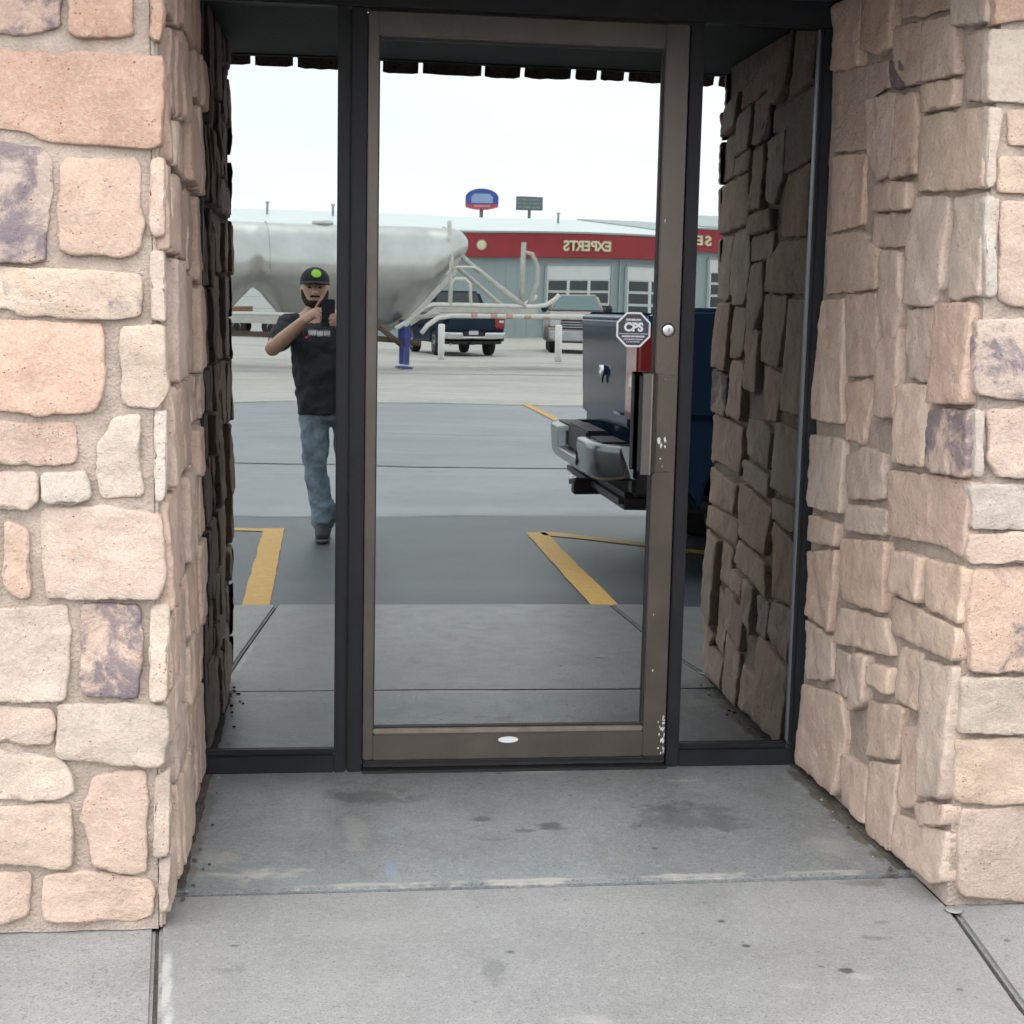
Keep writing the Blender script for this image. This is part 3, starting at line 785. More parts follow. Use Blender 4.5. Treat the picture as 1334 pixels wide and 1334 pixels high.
rnd = random.Random(5)
codes = 'ckkwpckko'
left, lfp, ljp = pier('stone_pier', 'cream and pink hewn stone wall left of the door', -2.2, LJ_X, LJ_X, 1)
right, rfp, rjp = pier('stone_pier', 'pinkish hewn stone wall right of the door, its long reveal facing us', RJ_X, 3.4, RJ_X, -1)
sd = 0.0
for code, st, poly in LEFT_FRONT:
    sd += 1.37
    poly = [((-0.775 if u < -0.715 else u), v) for u, v in poly]
    poly = [(min(u, -0.326), max(0.004, min(v, TOPZ-0.01))) for u, v in poly]
    stone(poly, lfp, random.uniform(0.011, 0.018), code, st, left, sd, 0.002)
for code, st, poly in RIGHT_FRONT:
    sd += 1.37
    poly = [((1.752 if u > 1.645 - 0.042*v else u), v) for u, v in poly]
    poly = [(max(u, 1.412), max(0.004, min(v, TOPZ-0.01))) for u, v in poly]
    stone(poly, rfp, random.uniform(0.011, 0.018), code, st, right, sd, 0.003)
for code, st, poly in RIGHT_JAMB:
    sd += 1.37
    poly = [(max(0.0, min(u, FRONT_O-0.002)), max(0.004, min(v, TOPZ-0.012))) for u, v in poly]
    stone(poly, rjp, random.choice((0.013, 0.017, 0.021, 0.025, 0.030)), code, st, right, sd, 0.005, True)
for (u0, u1, v0, v1), fpl, par in (((-0.79, -0.335, 2.0, TOPZ-0.01), lfp, left), ((-2.18, -0.79, 0.02, TOPZ-0.01), lfp, left),
                                   ((1.42, 1.76, 2.09, TOPZ-0.01), rfp, right), ((1.765, 3.2, 0.02, TOPZ-0.01), rfp, right)):
    for p in fill_rect(u0, u1, v0, v1, rnd):
        sd += 1.37
        stone(p, fpl, random.uniform(0.011, 0.018), rnd.choice(codes), rnd.choice((0, 0, 0, 0.1, 0.2, 0.7)), par, sd)
for p in fill_rect(0.025, FRONT_O, 0.015, TOPZ-0.01, rnd, 0.07, 0.20, 0.09, 0.24):
    sd += 1.37
    stone(p, ljp, random.uniform(0.008, 0.034), rnd.choice('kkpcpo'), rnd.choice((0, 0, 0.2, 0.5)), left, sd, 0.004, True)

# ------------------------------------------------------------------ canopy over the entrance
can = tag(empty('mansard_canopy', (0.5, -0.6, 2.24)), 'dark canopy with cedar shake edge above the shop door', 'canopy')
def cbox(name, x0, x1, y0, y1, z0, z1, m_, bev=0.0):
    return box(name, x0-0.5, x1-0.5, y0+0.6, y1+0.6, z0-2.24, z1-2.24, m_, can, bev)
cbox('soffit', -2.4, 3.6, -1.28, 0.2, 2.246, 2.27, M['soffit'])
cbox('fascia_board', -2.4, 3.6, -1.315, -1.282, 2.242, 2.42, M['soffit'])
xs = [-2.4]
gaps = [-0.262, -0.115, 0.345, 0.575, 0.715, 0.91, 1.005, 1.11, 1.455]
rr = random.Random(3)
while xs[-1] < 3.5:
    nx = xs[-1] + rr.uniform(0.10, 0.24)
    nxt = [g_ for g_ in gaps if g_ > xs[-1]+0.01]
    if nxt and nx > nxt[0]-0.07: nx = nxt[0]
    xs.append(nx)
def shake(x0, x1, zb, yb, ln, k):
    t = 0.014 + rr.uniform(0, 0.006)
    dz = rr.uniform(-0.007, 0.007)
    gp = rr.uniform(0.005, 0.012)
    th = R(62)
    c, s = math.cos(th), math.sin(th)
    n = 6
    V = []
    for j in range(n+1):
        x = x0+gp + (x1-x0-2*gp)*j/n
        e = 0.004*noise.noise((x*30, k, 0)) + dz
        if j in (0, n): e += 0.004
        for a, b in ((e, 0), (e, t), (ln, 0), (ln, t*0.5)):
            V.append((x-0.5, yb + a*c - b*s + 0.6, zb + a*s + b*c - 2.24))
    F = []
    for j in range(n):
        a, b = j*4, (j+1)*4
        F += [(a, a+1, b+1, b), (a+1, a+3, b+3, b+1), (a+3, a+2, b+2, b+3), (a+2, a, b, b+2)]
    F += [(0, 2, 3, 1), (n*4, n*4+1, n*4+3, n*4+2)]
    pyd('shingle', V, F, M['shake'], can)
for r_ in range(3):
    for a, b in zip(xs, xs[1:]):
        o_ = 0.0 if r_ == 0 else rr.uniform(-0.05, 0.05)
        shake(a+o_, b+o_, 2.212+0.20*r_, -1.352+0.095*r_, 0.34, r_)
prism('roof_deck', [(-1.33+0.6, 2.25-2.24), (-0.98+0.6, 2.92-2.24), (0.2+0.6, 2.92-2.24), (0.2+0.6, 2.27-2.24), (-1.28+0.6, 2.27-2.24)], 'x', -2.4-0.5, 3.6-0.5, M['soffit'], can)

# ------------------------------------------------------------------ shop front frame with its two sidelights
fr = tag(empty('storefront_frame', (0.53, 0.0, 0.0)), 'dark metal shop front frame with a mirrored sidelight on each side of the door', 'frame')
def fbox(name, x0, x1, y0, y1, z0, z1, m_=None, bev=0.003):
    return box(name, x0-0.53, x1-0.53, y0, y1, z0, z1, m_ or M['frame'], fr, bev)
HEAD = 2.172
fbox('head', -0.40, 1.50, -0.030, 0.06, HEAD+0.002, 2.2455)
fbox('side_jamb', -0.40, -0.3425, -0.028, 0.06, 0.0, HEAD)
fbox('bead', -0.342, -0.337, -0.012, 0.03, 0.072, HEAD, M['frame'])
fbox('mullion', 0.032, 0.064, -0.032, 0.06, 0.004, HEAD)
fbox('mullion_groove', 0.0645, 0.070, -0.016, 0.05, 0.004, HEAD, M['rubber'])
fbox('mullion', 0.0705, 0.112, -0.030, 0.06, 0.004, HEAD)
fbox('mullion', 1.024, 1.062, -0.030, 0.06, 0.004, HEAD)
fbox('side_jamb', 1.414, 1.50, -0.028, 0.06, 0.0, HEAD)
fbox('bead', 1.4025, 1.4065, -0.010, 0.03, 0.072, HEAD, mat('dull grey bead', (0.16, 0.17, 0.19), 0.45, 0.6), 0.001)
fbox('bead', 1.407, 1.4135, -0.020, 0.03, 0.072, HEAD, M['frame'], 0.001)
fbox('sill', -0.342, 0.0315, -0.030, 0.06, 0.004, 0.054)
fbox('sill_bead', -0.3365, 0.0315, -0.014, 0.04, 0.0542, 0.070)
fbox('sill', 1.0625, 1.4135, -0.030, 0.06, 0.004, 0.054)
fbox('sill_bead', 1.0625, 1.400, -0.014, 0.04, 0.0542, 0.070)
fbox('threshold', 0.1125, 1.0235, -0.052, 0.06, 0.004, 0.0125, M['rubber'])
fbox('door_stop', 0.1125, 1.0235, 0.032, 0.06, 0.0128, HEAD, M['rubber'])
def pane(name, x0, x1, z0, z1, tilt, tw, parent, px0):
    o = box(name, -(x1-x0)/2, (x1-x0)/2, -0.003, 0.003, -(z1-z0)/2, (z1-z0)/2, M['glass'], parent)
    o.location = ((x0+x1)/2-px0, 0.003, (z0+z1)/2)
    o.rotation_euler = (tilt, 0, tw)
    return o
pane('glass_pane', -0.340, 0.036, 0.060, HEAD+0.004, 0.0005, 0.0, fr, 0.53)
# the right sidelight is slightly bowed, so far things stand higher in it
nz = 72; V = []; yy = 0.003; zs = [0.060+(HEAD+0.004-0.060)*i/nz for i in range(nz+1)]
for i, z in enumerate(zs):
    if i: yy += (zs[i]-zs[i-1])*(0.0016 - 0.0062*math.exp(-((0.5*(z+zs[i-1])-1.52)/0.40)**2))
    V += [(1.058-0.53, yy, z), (1.406-0.53, yy, z)]
m_ = len(V); F = [(2*i, 2*i+1, 2*i+3, 2*i+2) for i in range(nz)]
gp_ = pyd('glass_pane', V + [(a, b+0.006, c) for a, b, c in V], F + [tuple(m_+k for k in f[::-1]) for f in F], M['glass'], fr, True)

# ------------------------------------------------------------------ the door
DX = 0.114
door = tag(empty('glass_door', (DX, 0.0, 0.012)), 'full-glass mirrored door in a bronze metal frame', 'door')
def dbox(name, x0, x1, y0, y1, z0, z1, m_=None, bev=0.003, par=None):
    return box(name, x0-DX, x1-DX, y0, y1, z0-0.012, z1-0.012, m_ or M['bronze'], par or door, bev)
dbox('hinge_stile', 0.1155, 0.1445, -0.021, 0.022, 0.036, 2.164)
dbox('lock_stile', 0.952, 1.0205, -0.022, 0.022, 0.036, 2.164)
dbox('top_rail', 0.145, 0.9515, -0.0205, 0.022, 2.098, 2.164)
dbox('bottom_rail', 0.145, 0.9515, -0.022, 0.022, 0.036, 0.114)
dbox('glazing_bead', 0.145, 0.9515, -0.019, 0.02, 0.1143, 0.1305, M['bronze_light'])
dbox('glazing_bead', 0.1448, 0.1485, -0.013, 0.01, 0.131, 2.0975, M['rubber'], 0.001)
dbox('glazing_bead', 0.9465, 0.9518, -0.013, 0.01, 0.131, 2.0975, M['rubber'], 0.001)
dbox('glazing_bead', 0.1487, 0.9463, -0.012, 0.01, 2.091, 2.0975, M['rubber'], 0.001)
dbox('glazing_bead', 0.1487, 0.9463, -0.012, 0.01, 0.1308, 0.1345, M['rubber'], 0.001)
dbox('door_sweep', 0.117, 1.019, -0.026, 0.02, 0.0155, 0.0355, M['rubber'])
dbox('sweep_rail', 0.117, 1.019, -0.0275, -0.0265, 0.026, 0.032, M['frame'], 0.0003)
g_ = pane('glass_pane', 0.146, 0.950, 0.130, 2.098, 0.0004, 0.0, door, DX)
g_.location.z -= 0.012
# pull handle on its plate
plate = dbox('handle_plate', 0.958, 1.004, -0.031, -0.0222, 0.897, 1.181, M['bronze'], 0.002)
hb = bmesh.new()
add_prism(hb, [(0.905-DX, -0.078), (0.934-DX, -0.086), (0.938-DX, -0.080), (0.938-DX, -0.028), (0.957-DX, -0.024), (0.957-DX, -0.0305), (0.931-DX, -0.036), (0.931-DX, -0.076), (0.908-DX, -0.070)], 'z', 0.893-0.012, 1.184-0.012)
hd = bm_out('pull_handle', hb, mat('worn dark bronze pull', (0.062, 0.054, 0.050), 0.45, 0.4, var=0.2, vscale=12), door)
dbox('grip_inlay', 0.904, 0.9075, -0.079, -0.034, 0.90, 1.176, M['rubber'], 0.001)
dbox('grip_edge', 0.9285, 0.9325, -0.0895, -0.0862, 0.894, 1.183, M['bronze_light'], 0.001)
for z_ in (0.912, 1.166):
    lathe('screw', [(0.001, -0.0335), (0.004, -0.0333), (0.0045, -0.0312)], 'y', (0.981-DX, 0, z_-0.012), M['bronze_light'], door, 10)
lk = lathe('lock_cylinder', [(0.001, -0.034), (0.012, -0.034), (0.017, -0.0335), (0.0195, -0.030), (0.0205, -0.022)], 'y', (0.986-DX, 0, 1.309-0.012), M['silver'], door, 28)
box('keyway', 0.986-DX-0.0012, 0.986-DX+0.0012, -0.0345, -0.0342, 1.309-0.012-0.006, 1.309-0.012+0.006, M['rubber'], lk)
# scuffs where the paint is knocked off
sc_m = mat('bare scuffed metal', (0.62, 0.61, 0.59), 0.6, var=0.15, vscale=120)
def scuff(cx, cz, rx, rz, y, seed):
    n = 14; V = [(cx-DX, y, cz-0.012)]
    for k in range(n):
        a = 2*math.pi*k/n; q = 0.35 + 1.1*abs(noise.noise((math.cos(a)*2.2+seed, math.sin(a)*2.2, seed)))
        V.append((cx-DX+rx*q*math.cos(a), y, cz-0.012+rz*q*math.sin(a)))
    pyd('scuff', V, [(0, 1+k, 1+(k+1) % n) for k in range(n)], sc_m, door)
for i, (cx, cz, rx, rz) in enumerate(((0.968, 0.992, 0.012, 0.013), (0.975, 0.975, 0.006, 0.012), (0.986, 0.992, 0.005, 0.014), (0.987, 0.970, 0.005, 0.006), (0.974, 0.935, 0.004, 0.004))):
    scuff(cx, cz, rx, rz, -0.0316, i*1.7)
for i in range(34):
    t = random.random()**1.4
    scuff(1.017-abs(random.gauss(0, 0.007)), 0.045+0.115*t, random.uniform(0.002, 0.0045), random.uniform(0.003, 0.007), -0.0226, 20+i*1.3)
for cx, cz in ((0.975, 0.30), (0.966, 1.62), (0.972, 0.47)):
    scuff(cx, cz, 0.002, 0.006, -0.0226, cx*99)
# security decal: octagon with CPS
dec = empty('security_decal', (0.888-DX, -0.002, 1.308-0.012)); dec.parent = door
def octo(name, r, y, m_, par, a0=22.5):
    V = [(r*math.cos(R(a0+45*k)), y, r*math.sin(R(a0+45*k))) for k in range(8)]
    V2 = [(v[0], v[1]+0.0006, v[2]) for v in V]
    F = [list(range(8)), list(range(15, 7, -1))] + [(k, k+8, (k+1) % 8+8, (k+1) % 8) for k in range(8)]
    return pyd(name, V+V2, F, m_, par)
octo('border', 0.0545, -0.0010, M['decal_white'], dec)
octo('field', 0.0485, -0.0018, M['decal_black'], dec)
tm = text_mesh('CPS', 0.033, 0.0002, 0.0016, 1.02)
t_ = link('letters', tm, M['decal_white'], dec); t_.rotation_euler = (R(90), 0, 0); t_.location = (0, -0.0022, 0.006)
def decal_line(z, half, hgt_, m_, seed, par, y=-0.0022):
    rr2 = random.Random(seed); x = -half; bm = bmesh.new()
    while x < half:
        wd = rr2.uniform(0.0016, 0.0032)
        add_box(bm, x, min(half, x+wd), y-0.0002, y, z-hgt_/2, z+hgt_/2); x += wd+rr2.uniform(0.0006, 0.0016)
    o = bm_out('print_line', bm, m_, par); o['kind'] = 'stuff'
decal_line(0.0285, 0.0225, 0.0058, M['decal_white'], 1, dec)
decal_line(0.0215, 0.026, 0.0018, M['decal_grey'], 2, dec)
decal_line(-0.0120, 0.042, 0.0030, M['decal_grey'], 3, dec)
decal_line(-0.0195, 0.034, 0.0052, M['decal_white'], 4, dec)
decal_line(-0.0280, 0.028, 0.0048, M['decal_grey'], 5, dec)
decal_line(-0.0350, 0.020, 0.0040, M['decal_grey'], 6, dec)
# little oval maker's sticker on the bottom rail
V = [(0.545-DX, -0.0232, 0.094-0.012)] + [(0.545-DX+0.030*math.cos(2*math.pi*k/24), -0.0232, 0.094-0.012+0.0095*math.sin(2*math.pi*k/24)) for k in range(24)]
ov = pyd('oval_sticker', V, [(0, 1+k, 1+(k+1) % 24) for k in range(24)], M['decal_white'], door)

# ------------------------------------------------------------------ pickup trucks
def paint(name, col, rough=0.22, metal=0.3):
    return mat(name, col, min(rough, 0.12) if rough < 0.3 else rough, 0.0, spec=0.06)
M['tyre'] = mat('tyre rubber', (0.014, 0.014, 0.015), 0.85, bump=0.4, bscale=40)
M['car_glass'] = mat('dark car glass', (0.012, 0.018, 0.020), 0.04, 0.0, spec=0.8)
M['black_plastic'] = mat('black plastic', (0.012, 0.012, 0.013), 0.55)
M['red_lens'] = mat('red tail lamp lens', (0.26, 0.008, 0.012), 0.12, 0.0, coat=0.6)
M['lamp_white'] = mat('clear lamp lens', (0.62, 0.63, 0.64), 0.12, 0.2, coat=0.5)
M['underbody'] = mat('underbody', (0.010, 0.010, 0.010), 0.9)

def arch(cx, r, n=9):
    return [(cx + r*math.cos(math.pi*k/n), 0.36 + r*math.sin(math.pi*k/n)) for k in range(n+1)]

def make_pickup(label, loc, rz, body_m, trim_m, glass_m=None, rear_sign=True, scale=1.0, group=None, flares=None, XR=1.28):
    t = empty('pickup_truck', loc, rz)
    t.scale = (scale,)*3
    tag(t, label, 'pickup truck', group)
    G = glass_m or M['car_glass']
    W = 0.99
    XF = XR+3.44                      # axles, from the tailgate forwards
    lower = [(0.11, 0.50), (0.11, 0.86)] + [(5.62, 0.86), (5.66, 0.62), (5.55, 0.46)] + arch(XF, 0.45) + [(XF-0.62, 0.40), (XR+0.62, 0.40)] + arch(XR, 0.45) + [(0.3, 0.46)]
    prism('body', lower, 'y', -W, W, body_m, t, bev=0.03, seg=3)
    for s in (-1, 1):
        prism('bed_side', [(0.08, 0.84), (0.07, 1.345), (0.10, 1.375), (2.02, 1.385), (2.02, 0.84)], 'y', s*(W-0.09), s*(W-0.004), body_m, t, bev=0.022, seg=3)
    box('bed_floor', 0.10, 2.02, -W+0.09, W-0.09, 0.80, 0.90, M['black_plastic'], t)
    # cab and bonnet
    prism('cab', [(2.06, 0.84), (2.04, 1.40), (4.30, 1.38), (4.34, 0.84)], 'y', -W+0.003, W-0.003, body_m, t, bev=0.04, seg=3)
    prism('bonnet', [(4.20, 0.84), (4.24, 1.37), (4.7, 1.33), (5.45, 1.24), (5.62, 1.14), (5.64, 0.84)], 'y', -W+0.01, W-0.01, body_m, t, bev=0.06, seg=3)
    lo = [(2.07, -0.94, 1.385), (4.32, -0.94, 1.37), (4.32, 0.94, 1.37), (2.07, 0.94, 1.385)]
    hi = [(2.30, -0.74, 1.90), (3.55, -0.74, 1.92), (3.55, 0.74, 1.92), (2.30, 0.74, 1.90)]
    bm = bmesh.new()
    A = [bm.verts.new(p) for p in lo]; B = [bm.verts.new(p) for p in hi]
    bm.faces.new(A); bm.faces.new(B[::-1])
    for i in range(4): bm.faces.new((A[i], A[(i+1) % 4], B[(i+1) % 4], B[i]))
    bmesh.ops.recalc_face_normals(bm, faces=bm.faces[:])
    bmesh.ops.bevel(bm, geom=bm.edges[:], offset=0.07, segments=4, affect='EDGES')
    roof = bm_out('roof', bm, body_m, t, True)
    def quad_on(name, i, u0, u1, v0, v1, par):
        a, b = Vector(lo[i]), Vector(lo[(i+1) % 4]); c, d = Vector(hi[(i+1) % 4]), Vector(hi[i])
        n = (b-a).cross(d-a).normalized()
        P = lambda u, v: a.lerp(b, u).lerp(d.lerp(c, u), v)
        ctr = (Vector(lo[0])+Vector(hi[2]))*0.5
        if n.dot(P(0.5, 0.5)-ctr) < 0: n = -n
        q = [P(u0, v0), P(u1, v0), P(u1, v1), P(u0, v1)]
        V = [p + n*0.012 for p in q] + [p - n*0.02 for p in q]
        return pyd(name, V, [(0, 1, 2, 3), (7, 6, 5, 4), (0, 4, 5, 1), (1, 5, 6, 2), (2, 6, 7, 3), (3, 7, 4, 0)], G, par)
    quad_on('windscreen', 1, 0.06, 0.94, 0.08, 0.90, t)
    quad_on('rear_window', 3, 0.08, 0.92, 0.12, 0.88, t)
    for i in (0, 2):
        for a, b in ((0.06, 0.42), (0.46, 0.78)):
            if i == 2: a, b = 1-b, 1-a
            quad_on('side_window', i, a, b, 0.10, 0.86, t)
    # tail
    tg = prism('tailgate', [(0.052, 0.765), (0.045, 1.30), (0.030, 1.335), (0.045, 1.362), (0.115, 1.362), (0.115, 0.765)], 'y', -0.785, 0.695, body_m, t, bev=0.012, seg=3)
    box('tailgate_crease', 0.040, 0.0465, -0.775, 0.690, 1.262, 1.274, body_m, tg, 0.003)
    if rear_sign:
        # chrome ram-shaped badge: a curled pair of horns over a muzzle
        for s in (-1, 1):
            bm = bmesh.new()
            add_tube(bm, [(0.034, s*0.008, 1.060), (0.032, s*0.038, 1.066), (0.031, s*0.056, 1.044), (0.032, s*0.046, 1.018), (0.034, s*0.030, 1.022)], [0.010, 0.012, 0.011, 0.008, 0.004], 8)
            bm_out('badge', bm, M['chrome'], tg, True)
        bm = bmesh.new(); add_tube(bm, [(0.034, 0, 1.056), (0.030, 0, 1.02), (0.034, 0, 0.972)], [0.012, 0.013, 0.006], 8)
        bm_out('badge', bm, M['chrome'], tg, True)
        for y in (0.36, 0.395, 0.43, 0.47, 0.51): box('badge', 0.039, 0.0445, y, y+0.022, 0.822, 0.838, M['chrome'], tg, 0.001)
    for s in (-1, 1):
        dx_ = 0.0 if s > 0 else 0.07
        lp = prism('tail_light', [(0.048+dx_, 0.80), (0.030+dx_, 0.86), (0.030+dx_, 1.26), (0.05+dx_, 1.31), (0.20, 1.29), (0.17, 0.86)], 'y', s*(0.70 if s > 0 else 0.93), s*(W+0.004), M['red_lens'], t, bev=0.02, seg=3)
        box('reverse_lamp', 0.024+dx_, 0.035+dx_, s*(0.82 if s > 0 else 0.94), s*0.96, 0.985, 1.055, M['lamp_white'], lp, 0.006)
    bp = [(-0.97, 0.54), (-0.97, 0.70), (-0.40, 0.71), (-0.34, 0.57), (0.34, 0.57), (0.40, 0.71), (0.97, 0.70), (0.97, 0.54), (0.88, 0.475), (0.40, 0.465), (-0.40, 0.465), (-0.88, 0.475)]
    bm = bmesh.new(); rows_ = []
    NB = 132
    for i in range(NB+1):
        y = -0.99 + 1.98*i/NB; a_ = abs(y)
        xf = -0.165 + 0.13*max(0.0, (a_-0.50)/0.49)**3.5
        n_ = min(1.0, max(0.0, (a_-0.34)/0.03)); n_ = n_*n_*(3-2*n_)
        ztp = 0.585 + 0.115*n_; zbt = 0.500 + 0.03*max(0.0, (a_-0.7)/0.29)**2
        xm = (xf, 0.03)
        pr = [(0.03, zbt+0.01), (xf+0.09, zbt), (xf+0.030, zbt+0.010), (xf+0.012, zbt+0.035), (xf, ztp-0.040), (xf+0.001, ztp-0.012), (xf+0.010, ztp-0.002), (xf+0.05, ztp), (0.03, ztp)]
        rows_.append([bm.verts.new((px_, y, pz_)) for px_, pz_ in pr])
    for i in range(NB):
        for k in range(8): bm.faces.new((rows_[i][k], rows_[i][k+1], rows_[i+1][k+1], rows_[i+1][k]))
    bm.faces.new(rows_[0]); bm.faces.new(rows_[-1][::-1])
    rb = bm_out('rear_bumper', bm, trim_m, t, True)
    for s in (-1, 1):
        box('step_pad', -0.095, 0.03, s*0.43, s*0.80, 0.7005, 0.708, M['black_plastic'], rb, 0.002)
        prism('bumper_end', [(0.031, 0.70), (0.26, 0.70), (0.34, 0.58), (0.30, 0.45), (0.031, 0.44)], 'y', s*0.86, s*0.985, M['black_plastic'], t, bev=0.02)
    box('plate_recess', -0.105, 0.02, -0.33, 0.33, 0.586, 0.725, M['black_plastic'], rb, 0.01)
    if not rear_sign: box('licence_plate', -0.128, -0.121, -0.15, 0.15, 0.635, 0.75, M['decal_white'], rb, 0.002)
    box('valance', -0.02, 0.5, -0.92, 0.92, 0.36, 0.452, M['black_plastic'], t, 0.03)
    box('tow_hitch', -0.12, 0.3, -0.05, 0.05, 0.34, 0.43, M['black_plastic'], t, 0.008)
    bm = bmesh.new(); add_tube(bm, [(0.5, -0.62, 0.36), (0.05, -0.70, 0.36), (-0.03, -0.72, 0.35)], 0.035, 10, caps=False)
    bm_out('exhaust_tip', bm, M['dull_chrome'], t, True)
    box('chassis', 0.4, 5.2, -0.55, 0.55, 0.34, 0.60, M['underbody'], t, 0.02)
    # front
    box('grille', 5.585, 5.665, -0.58, 0.58, 0.80, 1.10, M['black_plastic'], t, 0.01)
    for z in (0.87, 0.95, 1.03):
        box('grille_bar', 5.66, 5.682, -0.57, 0.57, z-0.015, z+0.015, trim_m, t, 0.004)
    for s in (-1, 1):
        box('headlight', 5.55, 5.655, s*0.60, s*0.955, 0.88, 1.08, M['lamp_white'], t, 0.025)
    prism('front_bumper', [(-0.98, 0.50), (-0.98, 0.74), (0.98, 0.74), (0.98, 0.50), (0.80, 0.42), (-0.80, 0.42)], 'x', 5.58, 5.78, trim_m, t, bev=0.03, seg=3)
    for s in (-1, 1):
        bm = bmesh.new(); add_ellipsoid(bm, (4.02, s*1.12, 1.46), (0.06, 0.11, 0.13), 12, 8)
        bm_out('side_mirror', bm, M['black_plastic'], t, True)
        tube('mirror_arm', [(4.04, s*0.93, 1.40), (4.03, s*1.06, 1.43)], 0.022, M['black_plastic'], t, 8)
        box('door_handle', 3.0, 3.16, s*(W-0.006), s*(W+0.022), 1.16, 1.19, trim_m, t, 0.006)
        if flares is not None:
            for cx in (XR, XF):
                pts = arch(cx, 0.52, 12) + arch(cx, 0.44, 12)[::-1]
                prism('wheel_flare', pts, 'y', s*(W-0.02), s*(W+0.07), flares, t, bev=0.012)
    for cx in (XR, XF):
        for s in (-1, 1):
            prof = [(0.20, -0.12), (0.27, -0.135), (0.345, -0.13), (0.376, -0.10), (0.38, 0.0), (0.376, 0.10), (0.345, 0.13), (0.27, 0.135), (0.20, 0.12)]
            wh = lathe('wheel', prof, 'y', (cx, s*(W-0.15), 0.376), M['tyre'], t, 32)
            lathe('rim', [(0.02, s*0.128), (0.07, s*0.126), (0.11, s*0.095), (0.19, s*0.10), (0.225, s*0.136), (0.22, s*0.06)], 'y', (cx, s*(W-0.15), 0.376), M['dull_chrome'], wh, 24)
    return t

navy = paint('deep blue black truck paint', (0.012, 0.026, 0.055))
make_pickup('dark blue pickup parked along the shop front, tail and chrome bumper reflected in the door', (1.545, -4.16, -0.012), R(0.5), navy, mat('dull painted bumper steel', (0.17, 0.182, 0.195), 0.20, 1.0, var=0.1, vscale=6), XR=0.84)
make_pickup('black pickup seen from behind beyond the tank trailer frame', (4.55, -42.0, -0.022), R(-98), paint('black truck paint', (0.020, 0.032, 0.055)), M['chrome'], rear_sign=False, scale=1.06)
tan_t = make_pickup('pale rose pickup with grey wheel flares facing us before the garage door', (9.35, -52.4, -0.022), R(97), paint('faded rose paint', (0.42, 0.35, 0.335), 0.4, 0.1), M['dull_chrome'], glass_m=mat('sky lit windscreen', (0.10, 0.17, 0.17), 0.05, 0.3, spec=0.9), rear_sign=False, scale=1.05, flares=mat('grey flare plastic', (0.16, 0.15, 0.15), 0.7))
fb = tag(empty('flatbed_trailer', (-4.2, -66.0, -0.022), R(4)), 'low brown flatbed trailer parked far off beneath the tank hoppers', 'trailer')
box('deck', -2.6, 2.6, -1.1, 1.1, 0.92, 1.06, mat('brown timber deck', (0.16, 0.10, 0.07), 0.85, var=0.3, vscale=6), fb, 0.02)
box('chassis', -2.5, 2.5, -0.5, 0.5, 0.66, 0.918, M['underbody'], fb, 0.02)
box('load_crate', -0.4, 0.9, -0.8, 0.8, 1.062, 1.36, mat('rusty crate', (0.24, 0.13, 0.08), 0.85, var=0.3, vscale=5), fb, 0.02)
for cx in (-0.55, 0.40, 1.9):
    for s in (-1, 1):
        wh = lathe('wheel', [(0.20, -0.13), (0.36, -0.14), (0.42, -0.10), (0.42, 0.10), (0.36, 0.14), (0.20, 0.13)], 'y', (cx, s*0.9, 0.42), M['tyre'], fb, 26)
        lathe('rim', [(0.03, s*0.10), (0.19, s*0.135), (0.18, s*0.05)], 'y', (cx, s*0.9, 0.42), M['dull_chrome'], wh, 18)

# ------------------------------------------------------------------ tank trailer
M['tank'] = mat('brushed aluminium tank', (0.52, 0.53, 0.515), 0.33, 0.92, var=0.14, vscale=1.6, bump=0.03, bscale=6, rvar=0.08)
M['frame_paint'] = mat('pale trailer frame paint', (0.46, 0.46, 0.42), 0.5, var=0.15, vscale=5)
M['rail_white'] = mat('white pipe', (0.66, 0.65, 0.61), 0.45, var=0.1, vscale=6)
M['red_tape'] = mat('red reflective tape', (0.56, 0.33, 0.28), 0.5)
M['blue'] = mat('blue landing gear paint', (0.035, 0.05, 0.22), 0.5, var=0.2, vscale=8)
M['rust'] = mat('rusty undergear', (0.13, 0.085, 0.06), 0.85, var=0.3, vscale=8)
TY = R(-8.5)
tr = tag(empty('tank_trailer', (1.5, -31.6, -0.022), TY), 'silver dry bulk tank trailer with hopper bottoms across the yard', 'trailer')
